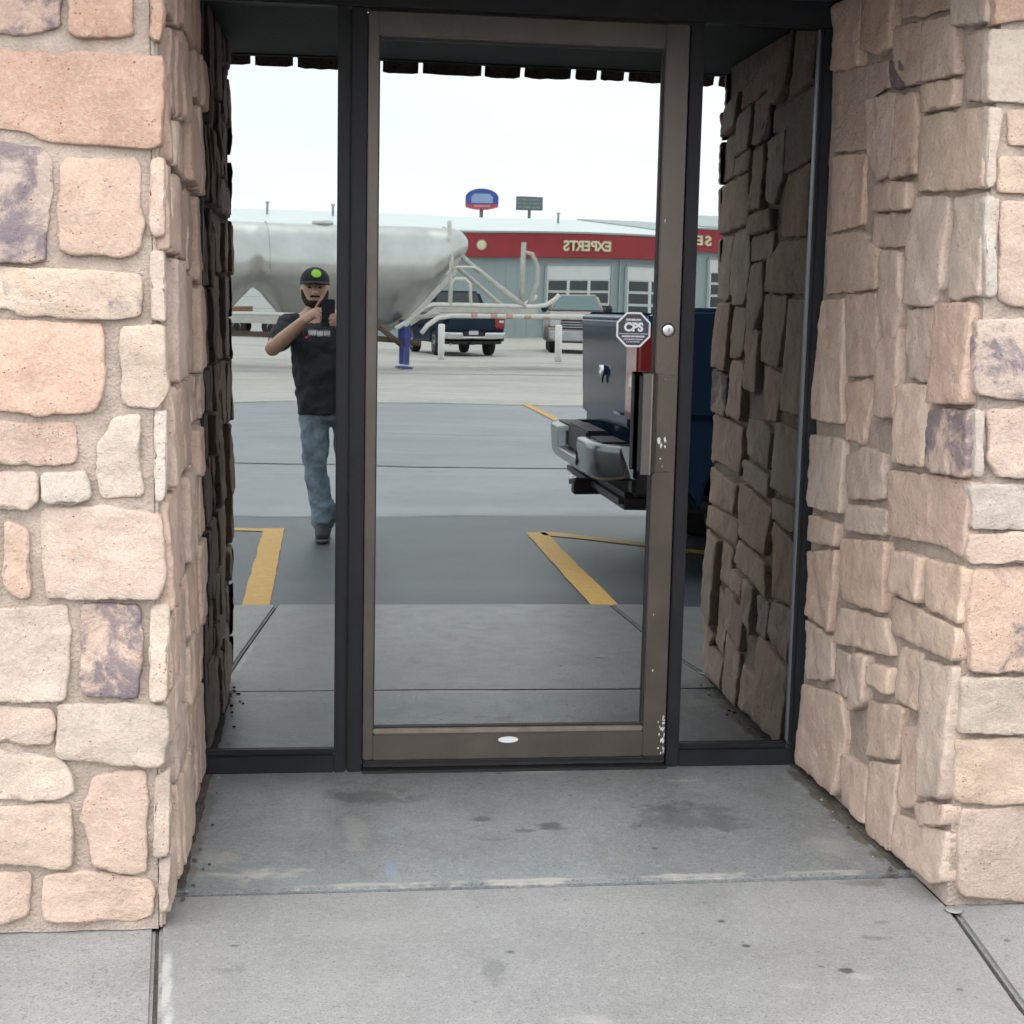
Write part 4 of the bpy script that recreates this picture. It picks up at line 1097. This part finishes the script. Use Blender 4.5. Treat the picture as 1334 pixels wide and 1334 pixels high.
# lofted shell
zc = 2.42
def zb(u):
    K = [(-6.2, 2.6), (-5.2, 1.0), (-4.35, 0.92), (-3.85, 1.08), (-3.34, 1.68), (-3.18, 1.84), (-3.02, 1.72), (-2.5, 1.08), (-2.0, 0.90), (0.0, 0.88), (0.30, 1.05), (1.66, 2.55), (1.80, 2.74)]
    for (a, p), (b, q_) in zip(K, K[1:]):
        if a <= u <= b: return p + (q_-p)*(u-a)/(b-a)
    return 2.9
def zt(u):
    if u > 1.45: return 3.38 - 0.20*((u-1.45)/0.35)**2.2
    if u < -5.7: return 3.38 - 0.36*((-5.7-u)/0.5)**2.4
    return 3.38
us = [-6.2+0.1*i for i in range(81)]
SEG = 40
bm = bmesh.new(); rows = []
for u in us:
    b_, t_ = zb(u), zt(u)
    wd = 1.02*min(1.0, max(0.10, (t_-b_)/1.3))**0.8
    cz = max(zc, (t_+b_)/2) if b_ > 1.7 else zc
    ring = []
    for k in range(SEG):
        a = math.pi/2 + 2*math.pi*k/SEG
        ca, sa = math.cos(a), math.sin(a)
        if sa >= -0.30:
            y = wd*ca; z = cz + (t_-cz)*sa if sa >= 0 else cz + (t_-cz)*sa
            if b_ > 1.7: z = cz + (cz-b_)*sa if sa < 0 else z
        else:
            y0 = wd*math.sqrt(1-0.09); z0 = cz - (t_-cz)*0.30
            f = (-sa-0.30)/0.70
            if b_ > 1.7:
                y = wd*ca; z = cz + (cz-b_)*sa
            else:
                g2 = 1-abs(ca)/math.sqrt(1-0.09)
                y = math.copysign(y0*(1-g2) + 0.10*g2*0, ca); z = z0 + (b_-z0)*(g2**0.9)
        ring.append(bm.verts.new((u, y, z)))
    rows.append(ring)
for i in range(len(rows)-1):
    for k in range(SEG):
        bm.faces.new((rows[i][k], rows[i+1][k], rows[i+1][(k+1) % SEG], rows[i][(k+1) % SEG]))
bm.faces.new(rows[0]); bm.faces.new(rows[-1][::-1])
tank = bm_out('tank', bm, M['tank'], tr, True)
def ring_band(u):
    V = [Vector(v.co) for v in []]
for u in (-5.2, -2.9, -0.7, 1.25):
    pts = [(u, 1.035*math.cos(a), zc + 0.985*math.sin(a)) for a in [R(-10+200*k/20) for k in range(21)]]
    tube('weld_band', pts, 0.012, M['tank'], tr, 6)
for u in (-4.6, -1.6):
    lathe('hatch', [(0.25, 3.36), (0.25, 3.43), (0.20, 3.46), (0.01, 3.47)], 'z', (u, 0, 0), M['tank'], tr, 20)
NS = 0.95   # side of the frame that faces the shop
for s in (-1, 1):
    y = s*NS
    tube('frame_rail', [(-0.05, y, 0.96), (0.18, y, 1.10), (0.62, y, 1.46), (0.80, y, 1.52), (3.35, y, 1.52), (3.62, y, 1.56), (3.86, y, 1.72), (3.92, y, 1.80)], 0.052, M['rail_white'], tr, 10)
    g = tube('guard_rail', [(0.52, y+s*0.1, 0.86), (0.66, y+s*0.1, 1.04), (0.92, y+s*0.1, 1.22), (1.25, y+s*0.1, 1.27), (5.2, y+s*0.1, 1.30)], 0.058, M['rail_white'], tr, 10)
    for u in (1.75, 2.25, 2.62, 3.05, 3.50): tube('tape', [(u, y+s*0.1, 1.278), (u+0.16, y+s*0.1, 1.279)], 0.0605, M['red_tape'], g, 10)
    prism('side_beam', [(0.50, 1.22), (0.86, 1.47), (3.4, 1.47), (3.4, 1.36), (1.0, 1.34)], 'y', y-0.03, y+0.03, M['frame_paint'], tr)
    prism('tank_strut', [(0.05, 1.02), (0.20, 1.0), (1.42, 2.28), (1.36, 2.42)], 'y', y-0.05, y+0.05, M['frame_paint'], tr, bev=0.01)
    tube('front_strut', [(1.60, y*0.75, 2.66), (1.75, y*0.85, 2.50), (2.95, y, 1.62), (3.1, y, 1.50)], 0.062, M['frame_paint'], tr, 10)
    tube('brace_pipe', [(1.12, y, 2.20), (1.30, y, 2.38), (1.45, y, 2.40), (1.85, y, 2.40), (2.05, y, 2.28)], 0.03, M['rail_white'], tr, 8)
    prism('frame_sill', [(-6.0, 1.16), (-6.0, 0.98), (-1.0, 0.98), (-1.0, 1.16)], 'y', y-0.04, y+0.04, M['frame_paint'], tr)
    tube('frame_rail', [(-6.0, y, 1.20), (-1.0, y, 1.20)], 0.045, M['rail_white'], tr, 8)
tube('vent_stack', [(1.24, NS, 1.50), (1.24, NS, 2.6), (1.20, NS*0.9, 3.40), (1.20, NS*0.9, 3.50)], 0.055, M['rail_white'], tr, 10)
tube('vent_stack', [(3.06, 0.8, 1.50), (3.06, 0.8, 3.02)], 0.055, M['frame_paint'], tr, 10)
tube('hose', [(3.10, 0.8, 2.78), (3.26, 0.8, 2.74), (3.40, 0.8, 2.45), (3.41, 0.8, 2.05), (3.30, 0.8, 1.72), (3.20, 0.8, 1.50)], 0.05, M['frame_paint'], tr, 10)
tube('hoop', [(1.22, NS, 1.52), (1.25, NS, 2.0), (1.34, NS, 2.12), (1.62, NS, 2.12), (1.74, NS, 2.02), (1.78, NS, 1.52)], 0.045, M['rail_white'], tr, 8)
for y in (0.25, 0.80):
    lg = box('landing_leg', 0.18, 0.29, y-0.07, y+0.07, 0.10, 1.16, M['blue'], tr, 0.012)
    box('foot_plate', 0.12, 0.36, y-0.15, y+0.15, 0.0, 0.06, M['blue'], lg, 0.01)
    box('leg_sleeve', 0.155, 0.315, y-0.09, y+0.09, 0.72, 1.05, M['blue'], lg, 0.012)
    tube('leg_brace', [(0.2, y*0.98, 0.55), (-0.35, y*0.9, 1.0)], 0.035, M['rust'], tr, 8)
tube('discharge_pipe', [(-5.0, 0.1, 0.72), (-0.6, 0.1, 0.72), (0.35, 0.1, 0.66), (0.7, 0.1, 0.6)], 0.07, M['rust'], tr, 10)
for u in (-4.7, -0.55): lathe('hopper_valve', [(0.14, 0.60), (0.16, 0.75), (0.22, 0.98)], 'z', (u, 0.1, 0), M['rust'], tr, 16)
for u in (-6.9, -8.1):
    for s in (-1, 1):
        wh = lathe('wheel', [(0.25, -0.26), (0.45, -0.28), (0.50, -0.22), (0.50, 0.22), (0.45, 0.28), (0.25, 0.26)], 'y', (u, s*0.85, 0.51), M['tyre'], tr, 30)
        lathe('rim', [(0.03, s*0.20), (0.12, s*0.18), (0.24, s*0.265), (0.23, s*0.1)], 'y', (u, s*0.85, 0.51), M['dull_chrome'], wh, 20)
box('rear_frame', -8.8, -5.9, -0.9, 0.9, 1.05, 1.28, M['frame_paint'], tr, 0.02)
box('kingpin_plate', 2.9, 5.2, -0.85, 0.85, 1.22, 1.262, M['frame_paint'], tr, 0.01)

# bollards
def bollard(x, o, hgt_, label):
    b = lathe('bollard', [(0.10, 0.0), (0.10, hgt_-0.04), (0.085, hgt_-0.01), (0.04, hgt_)], 'z', (0, 0, 0), M['white'], None, 18)
    b.location = (x, -o, -0.022)
    tag(b, label, 'bollard', 'white bollards in the yard')
bollard(3.25, 38.6, 1.02, 'white bollard standing before the tail of the black pickup')
bollard(6.50, 37.4, 1.05, 'white bollard standing before the rose pickup')

# ------------------------------------------------------------------ workshop across the yard
M['siding'] = mat('pale blue grey siding', (0.30, 0.36, 0.375), 0.6, var=0.05, vscale=1.5)
M['roof'] = mat('white metal roof', (0.74, 0.80, 0.80), 0.4, var=0.04, vscale=0.6)
M['roof_grey'] = mat('grey galvanised roof', (0.42, 0.47, 0.48), 0.45, 0.2, var=0.06, vscale=0.8)
M['red_fascia'] = mat('red fascia', (0.30, 0.022, 0.030), 0.5, var=0.12, vscale=0.9)
M['cream'] = mat('cream sign lettering', (0.68, 0.64, 0.44), 0.5)
M['garage_white'] = mat('white garage door', (0.66, 0.68, 0.67), 0.5, var=0.04, vscale=2)
M['pane'] = mat('dark workshop glass', (0.022, 0.032, 0.034), 0.08, spec=0.6)
sh = tag(empty('workshop_building', (3.1, -77.0, -0.05), -math.atan(0.2)), 'long grey workshop with red sign band, garage doors and white metal roof', 'building')
X0, X1, EV = -22.0, 34.0, 5.75
wl = box('wall', X0, X1, -14.0, 0.0, 0.0, EV-0.02, M['siding'], sh)
x = X0+0.3
while x < X1:
    box('siding_rib', x, x+0.06, -0.002, 0.012, 0.0, 4.30, M['siding'], wl); x += 0.62 if -8 < x < 26 else 2.5
fs = box('fascia', X0-0.3, X1+0.3, 0.004, 0.42, 4.38, EV, M['red_fascia'], sh, 0.02)
box('gutter', X0-0.3, X1+0.3, 0.30, 0.52, EV+0.002, EV+0.08, M['roof_grey'], sh, 0.01)
SL = 0.155
prism('roof', [(0.55, EV+0.085), (0.55, EV+0.12), (-7.2, EV+0.12+7.75*SL), (-14.6, EV+0.12), (-14.6, EV+0.05), (-7.2, EV+0.05+7.75*SL)], 'x', X0-0.4, X1+0.4, M['roof'], sh)
gr = [(13.6, -7.1), (40.0, -7.1), (40.0, 0.53), (18.6, 0.53)]
pyd('roof_wing', [(min(a, X1), b, EV+0.20+(0.55-b)*SL) for a, b in gr] + [(min(a, X1), b, EV+0.13+(0.55-b)*SL) for a, b in gr], [(0, 1, 2, 3), (7, 6, 5, 4), (0, 4, 5, 1), (1, 5, 6, 2), (2, 6, 7, 3), (3, 7, 4, 0)], M['roof_grey'], sh)
def letters(txt, xc, size, wd):
    n = len(txt); pitch = wd/n
    for i, ch in enumerate(txt):
        me = text_mesh(ch, size, 0.05, 0.025)
        o = link('letter', me, M['cream'], fs)
        o.rotation_euler = (R(90), 0, R(180))
        o.location = (xc + wd/2 - pitch*(i+0.5), 0.48, 5.02)
letters('EXPERTS', 11.45, 0.80, 3.05)
letters('SERVICE', 17.3, 0.80, 3.45)
bd = lathe('round_badge', [(0.28, 0.425), (0.30, 0.46), (0.20, 0.49), (0.02, 0.50)], 'y', (5.35, 0, 5.05), M['cream'], fs, 20)
def garage(xa, xb, top, rows_):
    g = box('garage_door', xa, xb, 0.010, 0.060, 0.02, top, M['garage_white'], sh)
    box('header', xa-0.08, xb+0.08, 0.012, 0.13, top+0.004, top+0.12, M['siding'], g)
    for s_ in (xa-0.16, xb+0.02): box('jamb', s_, s_+0.14, 0.012, 0.12, 0.0, top, M['siding'], g)
    pw = (xb-xa)/3
    for (z0, z1) in rows_:
        for k in range(3):
            box('pane', xa+pw*k+0.09, xa+pw*(k+1)-0.09, 0.055, 0.066, z0, z1, M['pane'], g)
    for z in (0.65, 1.28, 1.92, 2.56, 3.18):
        box('section_line', xa, xb, 0.056, 0.064, z-0.012, z+0.012, M['siding'], g)
rw = [(2.62, 3.14), (1.98, 2.50), (1.34, 1.86)]
garage(9.25, 13.15, 3.95, rw); garage(14.15, 18.05, 3.95, rw); garage(19.1, 23.0, 3.95, rw); garage(-8.6, -4.6, 3.95, [])
for x, zz, hh in ((-5.5, 6.75, 0.55), (11.4, 6.55, 0.75), (-1.9, 6.9, 0.35)):
    lathe('roof_vent', [(0.07, zz-0.3), (0.07, zz+hh-0.1), (0.13, zz+hh-0.1), (0.12, zz+hh), (0.01, zz+hh+0.03)], 'z', (x, -4.5, 0), M['roof_grey'], sh, 12)
for x in (3.0, 13.65): box('downpipe', x, x+0.10, 0.04, 0.13, 0.1, 4.3, M['siding'], sh, 0.01)

# pole signs far beyond the roof
M['sign_blue'] = mat('blue sign face', (0.045, 0.085, 0.36), 0.4)
M['sign_pale'] = mat('pale blue sign lettering', (0.30, 0.42, 0.66), 0.5)
M['sign_red'] = mat('red sign face', (0.50, 0.06, 0.10), 0.4)
M['sign_grey'] = mat('grey green sign face', (0.13, 0.17, 0.17), 0.6)
M['sign_pole'] = mat('sign pole', (0.16, 0.18, 0.18), 0.6)
ps = tag(empty('pole_sign', (14.7, -140.0, -0.05)), 'blue arched pole sign with a red base band beyond the workshop roof', 'sign')
lathe('pole', [(0.22, 0.0), (0.18, 11.4)], 'z', (0, 0, 0), M['sign_pole'], ps, 14)
top = [(1.60*math.cos(R(a)), 12.35+0.90*math.sin(R(a))) for a in range(0, 181, 12)]
prism('sign_face', [(1.60, 11.75)] + top + [(-1.60, 11.75)], 'y', -0.25, 0.25, M['sign_blue'], ps, bev=0.04)
prism('base_band', [(1.62, 11.76), (1.55, 11.45), (0.6, 11.25), (-0.6, 11.25), (-1.55, 11.45), (-1.62, 11.76)], 'y', -0.27, 0.27, M['sign_red'], ps, bev=0.03)
prism('pale_panel', [(1.05, 11.85), (1.05, 12.45), (0.7, 12.75), (-0.7, 12.75), (-1.05, 12.45), (-1.05, 11.85)], 'y', 0.255, 0.285, M['sign_pale'], ps)
prism('pale_band', [(0.8, 11.48), (0.8, 11.66), (-0.8, 11.66), (-0.8, 11.48)], 'y', 0.275, 0.295, mat('pale pink band', (0.6, 0.3, 0.34), 0.5), ps)
ps2 = tag(empty('pole_sign', (19.2, -140.0, -0.05)), 'grey rectangular pole sign with three rows of letters beyond the workshop roof', 'sign')
lathe('pole', [(0.16, 0.0), (0.14, 11.4)], 'z', (0, 0, 0), M['sign_pole'], ps2, 12)
box('sign_face', -1.22, 1.22, -0.15, 0.15, 11.25, 12.60, M['sign_grey'], ps2, 0.02)
rr2 = random.Random(9)
for z, hgt_ in ((12.30, 0.22), (11.92, 0.20), (11.54, 0.20)):
    x = -1.08
    while x < 1.0:
        wd = rr2.uniform(0.08, 0.16)
        box('printed_bar', x, x+wd, 0.152, 0.165, z-hgt_/2, z+hgt_/2, mat('faded sign print', (0.25, 0.29, 0.31), 0.6) if 'faded sign print' not in bpy.data.materials else bpy.data.materials['faded sign print'], ps2)
        x += wd+rr2.uniform(0.03, 0.09)

# ------------------------------------------------------------------ the person with the phone
M['skin'] = mat('skin', (0.50, 0.30, 0.22), 0.55, var=0.10, vscale=30)
M['tshirt'] = mat('black cotton', (0.022, 0.025, 0.031), 0.9, var=0.2, vscale=12, bump=0.9, bscale=14)
M['denim'] = mat('blue denim', (0.185, 0.245, 0.305), 0.9, var=0.40, vscale=9, bump=0.5, bscale=26)
M['shoe'] = mat('dark shoe', (0.022, 0.022, 0.024), 0.7)
M['sole'] = mat('shoe sole', (0.10, 0.10, 0.10), 0.8)
M['cap'] = mat('black cap cloth', (0.012, 0.014, 0.017), 0.85)
M['beard'] = mat('dark beard', (0.030, 0.018, 0.012), 0.9, bump=0.8, bscale=200)
M['lime'] = mat('lime green patch', (0.30, 0.62, 0.05), 0.7)
M['pink'] = mat('pink red print', (0.62, 0.06, 0.12), 0.7)
M['eye'] = mat('eye', (0.05, 0.03, 0.02), 0.2)
PX, PY = 0.03, -4.72
man = tag(empty('person', (PX, PY, -0.014)), 'person in a black cap, black t-shirt and jeans holding up a phone', 'person')
def off(pts): return [(p[0]-PX, p[1]-PY, p[2]) for p in pts]
FOLDS = bpy.data.textures.new('cloth folds', 'CLOUDS'); FOLDS.noise_scale = 0.09; FOLDS.noise_depth = 2
def organic(name, build, voxel, m_, smooth=6, parent=None, folds=0.0):
    bm = bmesh.new(); build(bm)
    o = bm_out(name, bm, m_, parent or man, True)
    r = o.modifiers.new('remesh', 'REMESH'); r.mode = 'VOXEL'; r.voxel_size = voxel; r.use_smooth_shade = True
    if smooth:
        s = o.modifiers.new('smooth', 'SMOOTH'); s.factor = 0.5; s.iterations = smooth
    if folds:
        d = o.modifiers.new('folds', 'DISPLACE'); d.texture = FOLDS; d.strength = folds; d.mid_level = 0.5; d.texture_coords = 'LOCAL'
    return o
# joints (world coordinates)
SHL, ELL, WRL = (-0.205, -4.73, 1.265), (-0.305, -4.565, 1.120), (-0.115, -4.405, 1.295)
SHR, ELR, WRR = (0.150, -4.73, 1.255), (0.245, -4.55, 1.065), (0.110, -4.405, 1.245)
HPL, KNL, ANL = (-0.070, -4.72, 0.76), (-0.055, -4.68, 0.42), (-0.005, -4.67, 0.09)
HPR, KNR, ANR = (0.120, -4.72, 0.76), (0.150, -4.70, 0.42), (0.185, -4.72, 0.09)
HEAD_C = Vector((-0.060, -4.700, 1.475))
def ell(bm, c, r, rot=None): add_ellipsoid(bm, off([c])[0], r, 20, 14, rot)
def tub(bm, pts, rad, flat=1.0, seg=14, sidev=None, caps=True): add_tube(bm, off(pts), rad, seg, flat, caps, sidev)

def finger(bm, pts, r): tub(bm, pts, [r, r*0.95, r*0.9, r*0.8][:len(pts)], 1.0, 10)
def body(bm):
    # head, jaw, nose, ears, neck
    ell(bm, HEAD_C, (0.074, 0.093, 0.108))
    ell(bm, HEAD_C + Vector((0, 0.030, -0.055)), (0.056, 0.060, 0.062))
    tub(bm, [HEAD_C + Vector((0, 0.088, 0.012)), HEAD_C + Vector((0, 0.108, -0.022)), HEAD_C + Vector((0, 0.102, -0.030))], [0.010, 0.015, 0.016])
    for s in (-1, 1): ell(bm, HEAD_C + Vector((s*0.076, -0.004, -0.012)), (0.011, 0.020, 0.032))
    for s in (-1, 1): ell(bm, HEAD_C + Vector((s*0.032, 0.082, 0.020)), (0.020, 0.012, 0.008))
    tub(bm, [HEAD_C + Vector((0, 0.082, -0.062)), HEAD_C + Vector((0, 0.084, -0.060))], [0.020, 0.020], 0.5)
    tub(bm, [(-0.055, -4.715, 1.40), (-0.045, -4.735, 1.33), (-0.035, -4.74, 1.27)], [0.055, 0.058, 0.075])
    # trunk
    tub(bm, [(-0.030, -4.735, 1.255), (-0.015, -4.73, 1.12), (0.0, -4.725, 0.98), (0.020, -4.725, 0.88)], [0.158, 0.164, 0.156, 0.130], 0.68, 24, (1, 0, 0))
    # legs
    for a, b, c in ((HPL, KNL, ANL), (HPR, KNR, ANR)):
        tub(bm, [a, Vector(a).lerp(Vector(b), 0.5), b, Vector(b).lerp(Vector(c), 0.4), c], [0.070, 0.068, 0.055, 0.056, 0.038])
        tub(bm, [c, (c[0], c[1]+0.08, 0.050), (c[0]-0.005, c[1]+0.19, 0.034)], [0.036, 0.036, 0.026])
    # arms
    for a, b, c in ((SHL, ELL, WRL), (SHR, ELR, WRR)):
        tub(bm, [a, Vector(a).lerp(Vector(b), 0.5), b, Vector(b).lerp(Vector(c), 0.3), c], [0.056, 0.050, 0.043, 0.045, 0.030])
    # left hand: holds the phone's edge, forefinger stretched up across it
    wl_, kl = Vector(WRL), Vector((-0.062, -4.352, 1.334))
    tub(bm, [wl_, wl_.lerp(kl, 0.5), kl], [0.030, 0.036, 0.034], 0.55, 14, (0.3, -0.2, 0.9))
    finger(bm, [(-0.058, -4.350, 1.352), (-0.042, -4.322, 1.384), (-0.026, -4.312, 1.410)], 0.0088)
    finger(bm, [(-0.052, -4.345, 1.340), (-0.034, -4.312, 1.360), (-0.022, -4.306, 1.344), (-0.024, -4.318, 1.328)], 0.0088)
    finger(bm, [(-0.054, -4.348, 1.322), (-0.036, -4.314, 1.334), (-0.022, -4.307, 1.320), (-0.022, -4.320, 1.306)], 0.0086)
    finger(bm, [(-0.060, -4.352, 1.310), (-0.042, -4.320, 1.312), (-0.026, -4.310, 1.298), (-0.024, -4.322, 1.288)], 0.0078)
    tub(bm, [(-0.078, -4.372, 1.340), (-0.048, -4.368, 1.356), (-0.016, -4.346, 1.352)], [0.014, 0.012, 0.009])
    # right hand: fingers behind the lower half, thumb on the screen side
    wr_, kr = Vector(WRR), Vector((0.076, -4.348, 1.290))
    tub(bm, [wr_, wr_.lerp(kr, 0.5), kr], [0.030, 0.037, 0.035], 0.55, 14, (0.2, 0.3, 0.9))
    finger(bm, [(0.076, -4.340, 1.314), (0.064, -4.312, 1.330), (0.044, -4.303, 1.328), (0.028, -4.306, 1.324)], 0.0090)
    finger(bm, [(0.078, -4.340, 1.296), (0.064, -4.310, 1.310), (0.042, -4.302, 1.308), (0.022, -4.306, 1.304)], 0.0090)
    finger(bm, [(0.076, -4.342, 1.280), (0.062, -4.312, 1.290), (0.040, -4.304, 1.288), (0.022, -4.308, 1.284)], 0.0088)
    finger(bm, [(0.072, -4.346, 1.264), (0.058, -4.318, 1.270), (0.040, -4.308, 1.269), (0.028, -4.310, 1.266)], 0.0078)
    tub(bm, [(0.086, -4.366, 1.308), (0.062, -4.362, 1.326), (0.034, -4.344, 1.324)], [0.014, 0.012, 0.009])
organic('body', body, 0.0065, M['skin'], 4)
def shirt(bm):
    tub(bm, [(-0.040, -4.735, 1.295), (-0.032, -4.735, 1.245), (-0.018, -4.73, 1.12), (-0.006, -4.72, 0.98), (0.014, -4.722, 0.84), (0.020, -4.725, 0.735)], [0.112, 0.174, 0.184, 0.182, 0.182, 0.186], 0.80, 28, (1, 0, 0), False)
    ell(bm, (0.0, -4.665, 0.98), (0.13, 0.12, 0.17))
    for a, b in ((SHL, ELL), (SHR, ELR)):
        a, b = Vector(a), Vector(b)
        tub(bm, [a + Vector((0.03 if a.x < 0 else -0.03, 0, 0.010)), a, a.lerp(b, 0.62)], [0.066, 0.074, 0.072])
    tub(bm, [(-0.047, -4.735, 1.34), (-0.040, -4.738, 1.28)], [0.066, 0.090])
organic('tshirt', shirt, 0.010, M['tshirt'], 5, None, 0.045)
def jeans(bm):
    tub(bm, [(0.02, -4.725, 0.84), (0.022, -4.725, 0.76), (0.024, -4.725, 0.70), (0.025, -4.725, 0.655)], [0.172, 0.170, 0.155, 0.09], 0.75, 24, (1, 0, 0), False)
    for a, b, c in ((HPL, KNL, ANL), (HPR, KNR, ANR)):
        a, b, c = Vector(a), Vector(b), Vector(c)
        tub(bm, [a, a.lerp(b, 0.5), b, b.lerp(c, 0.35), b.lerp(c, 0.7), c + Vector((0, 0, 0.012))], [0.090, 0.086, 0.070, 0.066, 0.064, 0.070])
        for dz, rr_ in ((0.045, 0.079), (0.09, 0.076)): tub(bm, [c+Vector((0, 0, dz)), c+Vector((0, 0.004, dz+0.012))], [rr_, rr_])
organic('jeans', jeans, 0.009, M['denim'], 3, None, 0.035)
for c in (ANL, ANR):
    def shoe(bm, c=c):
        tub(bm, [(c[0], c[1]-0.055, 0.052), (c[0], c[1]+0.02, 0.066), (c[0]-0.004, c[1]+0.12, 0.052), (c[0]-0.008, c[1]+0.215, 0.040)], [0.042, 0.050, 0.047, 0.036])
    organic('shoe', shoe, 0.007, M['shoe'], 4)
    def sole(bm, c=c):
        tub(bm, [(c[0], c[1]-0.065, 0.018), (c[0]-0.004, c[1]+0.12, 0.018), (c[0]-0.008, c[1]+0.225, 0.018)], [0.040, 0.049, 0.038], 0.42, 16, (1, 0, 0))
    organic('sole', sole, 0.006, M['sole'], 2)
# cap with a curved peak
def capb(bm):
    rows_ = []
    for i in range(9):
        th = R(90*i/8)
        row = []
        for k in range(28):
            a = 2*math.pi*k/28
            row.append(bm.verts.new(Vector(off([HEAD_C])[0]) + Vector((0.086*math.cos(th)*math.cos(a), 0.103*math.cos(th)*math.sin(a), 0.036+0.096*math.sin(th)**0.85))))
        rows_.append(row)
    for i in range(8):
        for k in range(28): bm.faces.new((rows_[i][k], rows_[i][(k+1) % 28], rows_[i+1][(k+1) % 28], rows_[i+1][k]))
bm = bmesh.new(); capb(bm); bmesh.ops.remove_doubles(bm, verts=bm.verts[:], dist=0.0005)
cap_o = bm_out('cap', bm, M['cap'], man, True)
V = []; F = []
h0 = Vector(off([HEAD_C])[0])
for i in range(15):
    a = R(20+140*i/14)
    e = math.sin(R(180*i/14))
    for r_ in range(4):
        f = r_/3
        V.append(h0 + Vector(((0.085+0.006*f)*math.cos(a), 0.101*math.sin(a) + f*0.062*e, 0.042 - 0.008*f*e - 0.020*abs(math.cos(a))*f)))
for i in range(14):
    for r_ in range(3): F.append((i*4+r_, (i+1)*4+r_, (i+1)*4+r_+1, i*4+r_+1))
pk = pyd('cap_peak', V, F, M['cap'], cap_o, True)
sol = pk.modifiers.new('thick', 'SOLIDIFY'); sol.thickness = 0.004
# round lime patch on the crown
def on_cap(a, th): return h0 + Vector((0.0875*math.cos(th)*math.cos(a), 0.1045*math.cos(th)*math.sin(a), 0.0365+0.0975*math.sin(th)**0.85))
V = [on_cap(R(84), R(34))]; n = 24
for rr_ in (0.5, 1.0):
    for k in range(n):
        t = 2*math.pi*k/n
        V.append(on_cap(R(84) - 0.40*rr_*math.cos(t), R(34)+R(19)*rr_*math.sin(t)))
F = [(0, 1+k, 1+(k+1) % n) for k in range(n)] + [(1+k, 1+n+k, 1+n+(k+1) % n, 1+(k+1) % n) for k in range(n)]
pyd('cap_patch', V, F, M['lime'], cap_o, True)
def beard(bm):
    ell(bm, HEAD_C + Vector((0, 0.034, -0.078)), (0.052, 0.058, 0.038))
    for s in (-1, 1): tub(bm, [HEAD_C + Vector((s*0.070, 0.014, -0.010)), HEAD_C + Vector((s*0.062, 0.030, -0.05)), HEAD_C + Vector((s*0.04, 0.055, -0.085))], [0.012, 0.018, 0.022])
    tub(bm, [HEAD_C + Vector((-0.028, 0.088, -0.046)), HEAD_C + Vector((0, 0.100, -0.042)), HEAD_C + Vector((0.028, 0.088, -0.046))], [0.007, 0.009, 0.007])
organic('beard', beard, 0.006, M['beard'], 2)
bm = bmesh.new(); ell(bm, HEAD_C + Vector((0, -0.012, -0.004)), (0.079, 0.092, 0.075)); 
hair = bm_out('hair', bm, M['beard'], man, True); hair.scale = (1, 1, 1)
for v in hair.data.vertices:
    if v.co.y > (HEAD_C.y-PY)+0.012: v.co.y = (HEAD_C.y-PY)+0.012
for s in (-1, 1):
    bm = bmesh.new(); ell(bm, HEAD_C + Vector((s*0.031, 0.086, 0.008)), (0.013, 0.008, 0.006))
    bm_out('eye', bm, M['eye'], man, True)
# shirt print: a pink red round mark with a run of white script beside it
def shirt_front(x, z):
    return -4.545 + 0.25*(0.0 if z > 1.1 else 0) - 1.1*(x+0.02)**2 - 0.45*max(0, z-1.15)
def print_blob(name, pts, m_):
    V = []; F = []
    for i, (x, z, r_) in enumerate(pts):
        V += [(x-PX, shirt_front(x, z)+0.012-PY, z+r_), (x-PX, shirt_front(x, z)+0.012-PY, z-r_)]
    for i in range(len(pts)-1): F.append((2*i, 2*i+1, 2*i+3, 2*i+2))
    o = pyd(name, V, F, m_, man)
    s = o.modifiers.new('wrap', 'SHRINKWRAP'); s.target = [c for c in man.children if c.name.startswith('tshirt')][0]; s.offset = 0.003; s.wrap_method = 'PROJECT'
    s.use_project_x = False; s.use_project_y = True; s.use_project_z = False; s.use_negative_direction = True; s.use_positive_direction = True
    return o
print_blob('shirt_print', [(-0.130+0.004*i, 1.232, 0.045*math.sin(math.pi*(i+0.3)/11)) for i in range(11)], M['pink'])
import itertools
for a, b, z in ((-0.098, -0.050, 1.222), (-0.046, -0.012, 1.218), (-0.008, 0.030, 1.220)):
    n = 12
    print_blob('shirt_script', [(a+(b-a)*i/n, z+0.006*math.sin(i*1.9), 0.006+0.012*abs(math.sin(i*1.25+a*40))) for i in range(n+1)], M['decal_white'])
# phone (its back to the door); the picture is taken from its lens
ph = tag(empty('phone', (0.018, -4.3155, 1.248)), 'black phone held up in both hands', 'phone')
bx_ = box('case', -0.038, 0.038, -0.004, 0.004, 0.0, 0.152, M['decal_black'], ph, 0.0035, 3)
lathe('lens_ring', [(0.001, 0.0052), (0.006, 0.0052), (0.0065, 0.0042)], 'y', (-0.018, 0, 0.0956), M['rubber'], ph, 16)
box('screen', -0.035, 0.035, -0.0046, -0.0042, 0.012, 0.140, mat('phone screen', (0.02, 0.02, 0.022), 0.1), ph)
